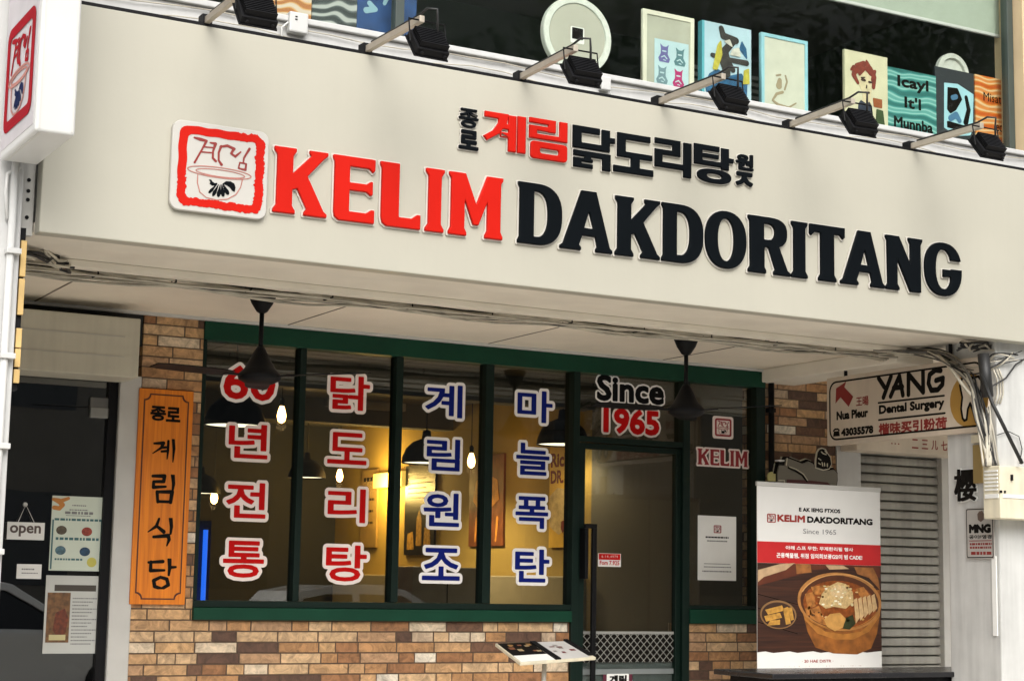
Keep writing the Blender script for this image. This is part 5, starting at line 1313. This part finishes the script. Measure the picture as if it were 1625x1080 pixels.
# ------------------------------------------------------------------ dining room behind the glass
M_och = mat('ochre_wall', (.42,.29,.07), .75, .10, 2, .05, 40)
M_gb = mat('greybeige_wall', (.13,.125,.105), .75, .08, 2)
dn = thing('dining_room', 'dim dining room with ochre and grey walls behind the shop window', 'room', (5.5, 14, 0))
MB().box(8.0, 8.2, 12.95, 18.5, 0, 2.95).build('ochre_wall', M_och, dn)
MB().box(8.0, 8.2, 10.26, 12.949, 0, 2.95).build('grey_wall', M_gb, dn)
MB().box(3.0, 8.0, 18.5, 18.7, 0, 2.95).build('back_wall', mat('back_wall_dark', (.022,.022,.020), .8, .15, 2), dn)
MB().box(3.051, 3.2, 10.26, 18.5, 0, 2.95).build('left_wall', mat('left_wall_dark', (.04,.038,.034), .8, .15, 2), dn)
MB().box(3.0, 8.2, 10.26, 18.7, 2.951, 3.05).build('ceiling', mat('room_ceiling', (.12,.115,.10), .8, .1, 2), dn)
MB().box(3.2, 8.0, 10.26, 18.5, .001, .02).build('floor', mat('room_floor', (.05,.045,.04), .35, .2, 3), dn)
m_ = MB(); m_.box(3.2, 8.0, 12.9, 13.1, 2.72, 2.95); m_.box(3.2, 8.0, 15.6, 15.8, 2.72, 2.95); m_.build('ceiling_beam', MATS['room_ceiling'], dn)
bench = thing('wall_bench', 'long beige booth bench along the ochre wall', 'bench', (7.7, 15, 0))
MB().box(7.86, 7.99, 13.0, 18.2, .02, 1.28).build('backrest', mat('bench_beige', (.40,.35,.24), .6, .08), bench, .01)
MB().box(7.40, 7.859, 13.0, 18.2, .02, .46).build('seat', MATS['bench_beige'], bench, .02)
def wposter(label, x0, x1, y0, y1, m, X=7.995):
    q = [fx(x0, y0, X), fx(x1, y0, X), fx(x0, y1, X), fx(x1, y1, X)]
    A, B = q[0][0], q[1][0]; z1 = (q[0][1]+q[1][1])/2; z0 = (q[2][1]+q[3][1])/2
    t = thing('wall_poster', label, 'poster', (X, -(A+B)/2, z0), 'posters on the ochre wall')
    MB().box(X-.02, X+.003, -B, -A, z0, z1).build('sheet', m, t)
    return t, FX(X-.0202), (A, z0, B, z1)
t, f, P = wposter('black wall poster with white lines and glowing bottles inside the restaurant', 647, 694, 737, 880, mat('poster_black', (.018,.015,.012), .4))
lines(t, f, P, [(.1,.9-.055*k,.9-.2*(k % 2),.915-.055*k) for k in range(6)], M_paper, 9)
pblob('bottles', mat('poster_amber', (.60,.34,.06), .5, .5, 30), P, [[(.4,.1),(.42,.4),(.5,.5),(.58,.4),(.6,.1)], [(.1,.06),(.12,.24),(.3,.26),(.34,.06)], [(.66,.06),(.68,.3),(.86,.3),(.9,.06)]], f, t)
t, f, P = wposter('brown wall poster of a steaming orange pot inside the restaurant', 749, 803, 722, 866, mat('poster_brown', (.24,.07,.02), .4, .4, 10))
pblob('pot', mat('poster_orange', (.85,.34,.05), .5, .4, 14), P, [[(.12,.5),(.2,.72),(.5,.8),(.82,.72),(.88,.5),(.6,.4),(.3,.4)]], f, t)
pblob('pot_glow', mat('poster_cream', (.75,.55,.25), .5, .4, 14), P, [[(.3,.56),(.4,.68),(.62,.68),(.7,.56),(.5,.5)]], FX(f.o.x-.0014), t)
pblob('stripes', mat('poster_orange', (0,0,0)), P, [[(.2+k*.2,.06,.02),(.24+k*.2,.3,.03)] for k in range(4)], f, t)
t, f, P = wposter('yellow wall poster with red hand lettering inside the restaurant', 876, 908, 705, 868, mat('poster_yellow', (.88,.52,.04), .5, .15, 6))
stext('lettering', M_dred, 'Rich', f, sub(P,.06,.78,.97,.92), parent=t, bold=.05)
stext('lettering', M_dred, 'DR.', f, sub(P,.06,.62,.7,.75), parent=t, bold=.05)
pblob('bowl', mat('poster_cream', (0,0,0)), P, [[(.05,.2),(.02,.5),(.4,.58),(.96,.55),(.96,.2),(.5,.12)]], f, t)
pblob('tomato', M_dred, P, [[(.6,.18),(.62,.25),(.75,.26),(.8,.2),(.7,.13)]], FX(f.o.x-.0014), t)
t, f, P = wposter('pale wall poster with small text rows left of the black one inside', 577, 602, 745, 868, mat('poster_tan', (.34,.22,.07), .5, .2, 8))
lines(t, f, P, [(.15,.85,.8,.9),(.15,.6,.85,.63),(.15,.45,.8,.48),(.2,.3,.8,.33)], M_ink, 12)
# pendant domes and bulbs, with their own light
M_domein = mat('dome_inside', (.8,.74,.62), .5, emit=(1,.86,.62), es=1.6)
M_bulb = mat('bulb_glow', (1,.7,.35), .4, emit=(1,.52,.16), es=14)
def dome(px_, py_, Y, dia, label, power=14):
    p = onY(px_, py_, Y); r = dia/2
    t = thing('pendant_lamp', label, 'lamp', (p.x, Y, p.z), 'black dome pendants in the dining room')
    MB().lathe(p, [(r,0),(r*.97,.06*dia/.5),(r*.82,.15*dia/.5),(r*.55,.215*dia/.5),(r*.2,.25*dia/.5),(r*.16,.33*dia/.5),(.01,.34*dia/.5)], 32, cap=False).build('shade', M_blackmetal, t, smooth=True)
    MB().lathe(p+Vector((0,0,.012)), [(r*.95,0),(r*.3,.02),(.002,.02)], 28, cap=False).build('diffuser', M_domein, t, smooth=True)
    MB().tube([p+Vector((0,0,.32*dia/.5)), (p.x, Y, 2.95)], .006, 6).build('cord', M_cabled, t)
    l = bpy.data.lights.new('pendant_light', 'SPOT'); l.energy = power; l.color = (1,.74,.40); l.spot_size = math.radians(150); l.spot_blend = .6; l.shadow_soft_size = .1
    o = bpy.data.objects.new('light_source', l); COL.objects.link(o); o.parent = t; o.location = (0,0,-.02)
    return t
dome(372, 676, 12.3, .46, 'black dome pendant behind the red number sixty', 2)
dome(676, 735, 14.6, .46, 'black dome pendant left of the blue lettering on the third pane', 95)
dome(893, 706, 13.0, .46, 'large black dome pendant by the door jamb with a pale underside', 18)
dome(487, 758, 17.2, .40, 'small distant black dome pendant behind the second pane', 5)
dome(318, 783, 16.6, .40, 'small distant black dome pendant by the left window jamb', 2)
def bulb(px_, py_, Y, label):
    p = onY(px_, py_, Y)
    t = thing('hanging_bulb', label, 'bulb', (p.x, Y, p.z), 'bare filament bulbs in the dining room')
    MB().lathe(p, [(.004,-.075),(.028,-.06),(.037,-.02),(.030,.02),(.018,.055),(.016,.06)], 18).build('glass', M_bulb, t, smooth=True)
    MB().lathe(p+Vector((0,0,.061)), [(.020,0),(.022,.05),(.010,.07)], 14).build('socket', M_blackmetal, t)
    MB().tube([p+Vector((0,0,.12)), (p.x, Y, 2.95)], .004, 6).build('cord', M_cabled, t)
    l = bpy.data.lights.new('bulb_light', 'POINT'); l.energy = 3; l.color = (1,.62,.28); l.shadow_soft_size = .04
    o = bpy.data.objects.new('light_source', l); COL.objects.link(o); o.parent = t; o.location = (0,0,-.10)
bulb(447, 656, 13.0, 'glowing filament bulb right of the red number sixty')
bulb(748, 729, 14.2, 'glowing filament bulb in front of the brown pot poster')
bulb(984, 703, 12.6, 'small glowing filament bulb seen through the door just under the transom')
bulb(539, 753, 17.0, 'glowing filament bulb behind the second pane')
bulb(340, 787, 16.5, 'glowing filament bulb left of the third red syllable')
# picture light on the ochre wall: the lit lamp box between the posters
P = [fx(600,742,7.99), fx(646,742,7.99), fx(600,775,7.99)]
t = thing('wall_lamp', 'glowing yellow wall lamp on the ochre wall behind the second pane', 'lamp', (7.97, -(P[0][0]+P[1][0])/2, P[2][1]))
MB().box(7.93, 7.998, -P[1][0], -P[0][0], P[2][1], P[2][1]+.16).build('shade', mat('lamp_yellow', (1,.7,.2), .5, emit=(1,.60,.10), es=.8), t, .01)
l = bpy.data.lights.new('wall_light', 'POINT'); l.energy = 55; l.color = (1,.62,.18); l.shadow_soft_size = .1
o = bpy.data.objects.new('light_source', l); COL.objects.link(o); o.parent = t; o.location = (-.2, 0, 0)
# blue neon tubes at the far left
p = onY(320, 870, 14.5)
t = thing('blue_light_tubes', 'vertical blue glowing tubes inside at the left edge of the shop window', 'lamp', (p.x, 14.5, .9))
MB().tube([(p.x+.03,14.5,.9),(p.x+.03,14.5,onY(324,840,14.5).z)], .022, 8).build('tube', mat('neon_blue', (.02,.1,.6), .4, emit=(.02,.16,1), es=.9), t)
MB().box(p.x-.12, p.x+.10, 14.56, 14.6, .3, onY(324,825,14.5).z).build('back_panel', mat('navy_panel', (.01,.03,.10), .4), t)
# tables and chairs
def table(x, y, label):
    t = thing('dining_table', label, 'table', (x, y, 0), 'dining tables inside')
    MB().box(x-.35, x+.35, y-.35, y+.35, .72, .75).build('table_top', mat('table_wood', (.30,.19,.09), .4, .2, 6), t, .006)
    MB().tube([(x,y,.02),(x,y,.72)], .035).build('pedestal', M_blackmetal, t)
    MB().lathe((x,y,.02), [(.22,0),(.22,.015),(.05,.03)], 24).build('foot', M_blackmetal, t)
def chair(x, y, ang, label):
    t = thing('dining_chair', label, 'chair', (x, y, 0), 'black dining chairs inside')
    c_, s_ = math.cos(ang), math.sin(ang); T = lambda u, v, z: (x+u*c_-v*s_, y+u*s_+v*c_, z)
    MB().obox(T(0,0,.45), (c_,s_,0), (-s_,c_,0), (0,0,1), .21, .21, .025).build('seat', M_blackmetal, t, .01)
    pts = [T(-.21,.2,.72),T(-.20,.2,.92),T(-.13,.21,1.02),T(0,.215,1.05),T(.13,.21,1.02),T(.20,.2,.92),T(.21,.2,.72)]
    m_ = MB(); m_.add([Vector(p) for p in pts]+[Vector(p)+Vector((-s_*.03,c_*.03,0)) for p in pts], [tuple(range(7)), tuple(range(13,6,-1))]+[(i,i+1,i+8,i+7) for i in range(6)]+[(6,0,7,13)]); m_.build('backrest', M_blackmetal, t)
    for u, v in ((-.18,-.18),(.18,-.18),(-.18,.18),(.18,.18)): MB().tube([T(u,v,.02),T(u,v,.43 if v < 0 else .8)], .014).build('leg', M_blackmetal, t)
p = onY(775, 935, 11.6); table(p.x+.1, 12.3, 'dining table behind the fourth pane'); table(4.9, 13.5, 'dining table behind the second pane')
chair(onY(772,940,11.4).x, 11.4, math.pi, 'black dining chair behind the left part of the fourth pane'); chair(onY(838,940,11.6).x, 11.6, math.pi, 'black dining chair behind the middle of the fourth pane')
chair(onY(645,950,11.9).x, 11.9, 0, 'black dining chair behind the third pane')
cb = thing('white_cabinet', 'white low cabinet inside behind the third pane', 'cabinet', (6.6, 13.2, 0))
c0, c1 = onY(655,898,13.2), onY(765,898,13.2)
MB().box(c0.x, c1.x, 13.2, 13.6, .02, c0.z).build('body', mat('cabinet_pale', (.55,.50,.42), .5), cb, .008)
MB().box((c0.x+c1.x)/2-.004, (c0.x+c1.x)/2+.004, 13.197, 13.201, .05, c0.z-.02).build('door_gap', M_ink, cb)

# ------------------------------------------------------------------ across the road: what the glass reflects
M_leaf = mat('leaf_green', (.055,.085,.025), .6, .5, 1.5)
M_bark = mat('bark', (.10,.08,.06), .9, .3, 6, .3, 20)
def tree(x, y, h, r, label, seed):
    rn = random.Random(seed)
    t = thing('street_tree', label, 'tree', (x, y, -.3), 'trees across the road')
    m_ = MB(); top = Vector((x+rn.uniform(-.4,.4), y, h*.62)); m_.tube([(x,y,-.35),(x+.1,y,h*.3),top], .28, 10, .13)
    cl_ = []
    for k in range(9):
        a = 2*math.pi*k/9+rn.uniform(-.3,.3); rr_ = r*rn.uniform(.35,.85); c_ = Vector((x+rr_*math.cos(a), y+rr_*math.sin(a), h*rn.uniform(.50,.92)))
        m_.tube([top*.6+Vector((x,y,h*.3))*.4, (top+c_)/2+Vector((0,0,.3)), c_], .10, 6, .03); cl_.append((c_, r*rn.uniform(.35,.55)))
    cl_.append((Vector((x,y,h*.86)), r*.5)); m_.build('trunk', M_bark, t, smooth=True)
    vs = []; fs = []
    for c_, q in cl_:
        for k in range(1500):
            d = Vector((rn.gauss(0,1), rn.gauss(0,1), rn.gauss(0,.7))); d *= q*rn.random()**.5/max(d.length,.01)
            p = c_+d; u = Vector((rn.uniform(-1,1), rn.uniform(-1,1), rn.uniform(-.6,.6))).normalized(); v = u.orthogonal().normalized(); s_ = rn.uniform(.05,.11)
            n = len(vs); vs += [p-u*s_, p+v*s_*.5, p+u*s_, p-v*s_*.5]; fs.append((n,n+1,n+2,n+3))
    m2 = MB(); m2.v = [tuple(q) for q in vs]; m2.f = fs; m2.build('crown', M_leaf, t)
tree(15, -6.0, 12, 4.8, 'tall street tree across the road mirrored in the upstairs glass above the portrait', 2)
tree(23, -6.0, 12.5, 5.2, 'tall street tree across the road mirrored in the upstairs glass at the right end', 3)
ob = thing('opposite_building', 'long dull rendered building across the road mirrored in the shop glass', 'building', (12, -18, -.3))
MB().box(-25, 50, -26, -18, -.3, 8.6).build('wall', mat('opposite_render', (.14,.13,.11), .85, .2, 1), ob)
for i in range(14):
    for j in range(2):
        o = box('window', mat('opposite_window', (.03,.035,.04), .3), (-20+i*4.6, -17.4+i*4.6, -18.05, -17.98, 1.0+j*3.8, 3.0+j*3.8), ob)
M_car = mat('car_white', (.70,.70,.68), .25, .03, 4, coat=.5); M_cg = mat('car_glass', (.01,.012,.014), .08); M_tyre = mat('tyre', (.02,.02,.02), .8); M_rim = mat('rim', (.4,.4,.42), .35, metal=.8)
def car(x, y, label):                         # tail at x, nose towards +X, centre line y
    z0 = -.30
    t = thing('parked_car', label, 'car', (x+2.15, y, z0), 'parked cars mirrored in the glass')
    low = [(0,.42),(.02,.80),(.25,.96),(1.0,.98),(3.05,.93),(3.9,.82),(4.22,.68),(4.3,.45),(4.2,.26),(.1,.26)]
    def prism(P, hw, hw2=None, top=None):
        m = MB(); n = len(P); vs = []
        for sgn in (-1, 1):
            for (a, b) in P: 
                k = hw if hw2 is None else hw+(hw2-hw)*min(max((b-.93)/.55,0),1)
                vs.append((x+a, y+sgn*k, z0+b))
        m.add(vs, [tuple(range(n))[::-1], tuple(range(n, 2*n))]+[(i,(i+1)%n,n+(i+1)%n,n+i) for i in range(n)]); return m
    b = prism(low, .87).build('body', M_car, t, .09, seg=4)
    roof = [(.55,.95),(.95,1.38),(1.35,1.46),(2.05,1.46),(2.35,1.40),(3.15,.92),(3.08,.90),(2.28,1.335),(1.3,1.36),(1.0,1.30),(.65,.94)]
    prism(roof, .84, .62).build('roof', M_car, t, .015)
    prism([(.67,.93),(1.0,1.33),(1.32,1.39),(2.05,1.39),(2.27,1.33),(3.02,.92)], .82, .60).build('window_glass', M_cg, t, .01)
    for a in (1.62,): prism([(a,.95),(a,1.40),(a+.09,1.40),(a+.09,.95)], .835, .615).build('door_pillar', M_car, t)
    for sgn in (-1, 1):
        MB().obox((x+2.80, y+sgn*.98, z0+1.0), (1,0,0), (0,1,0), (0,0,1), .07, .10, .065).build('mirror', M_car, t, .03)
        MB().obox((x+4.16, y+sgn*.66, z0+.68), (1,0,-.3), (0,1,0), (.3,0,1), .09, .17, .05).build('headlight', mat('headlight', (.6,.62,.62), .15), t, .02)
        for a in (.80, 3.45):
            w_ = MB().lathe((x+a, y+sgn*.72, z0+.32), [(.20,-.0),(.32,.01),(.32,.17),(.21,.19)], 28, (0,sgn,0)).build('wheel', M_tyre, t)
            MB().lathe((x+a, y+sgn*.72, z0+.32), [(.20,.17),(.18,.188),(.05,.17),(.001,.17)], 20, (0,sgn,0)).build('rim', M_rim, w_)
car(2.25, .05, 'white parked car mirrored in the left glass door')
car(7.0, .05, 'white parked car mirrored low in the shop window')

t = thing('air_conditioner', 'grey ceiling air conditioner cassette inside behind the second pane', 'air conditioner', (4.9, 14, 2.85))
p = onZ(555, 655, 2.86)
MB().box(p.x-.42, p.x+.42, p.y-.42, p.y+.42, 2.87, 2.95).build('casing', mat('ac_grey', (.30,.29,.26), .5), t, .01)
for dy in (-.3, .3): MB().box(p.x-.32, p.x+.32, p.y+dy-.03, p.y+dy+.03, 2.866, 2.872).build('air_slot', M_ink, t)
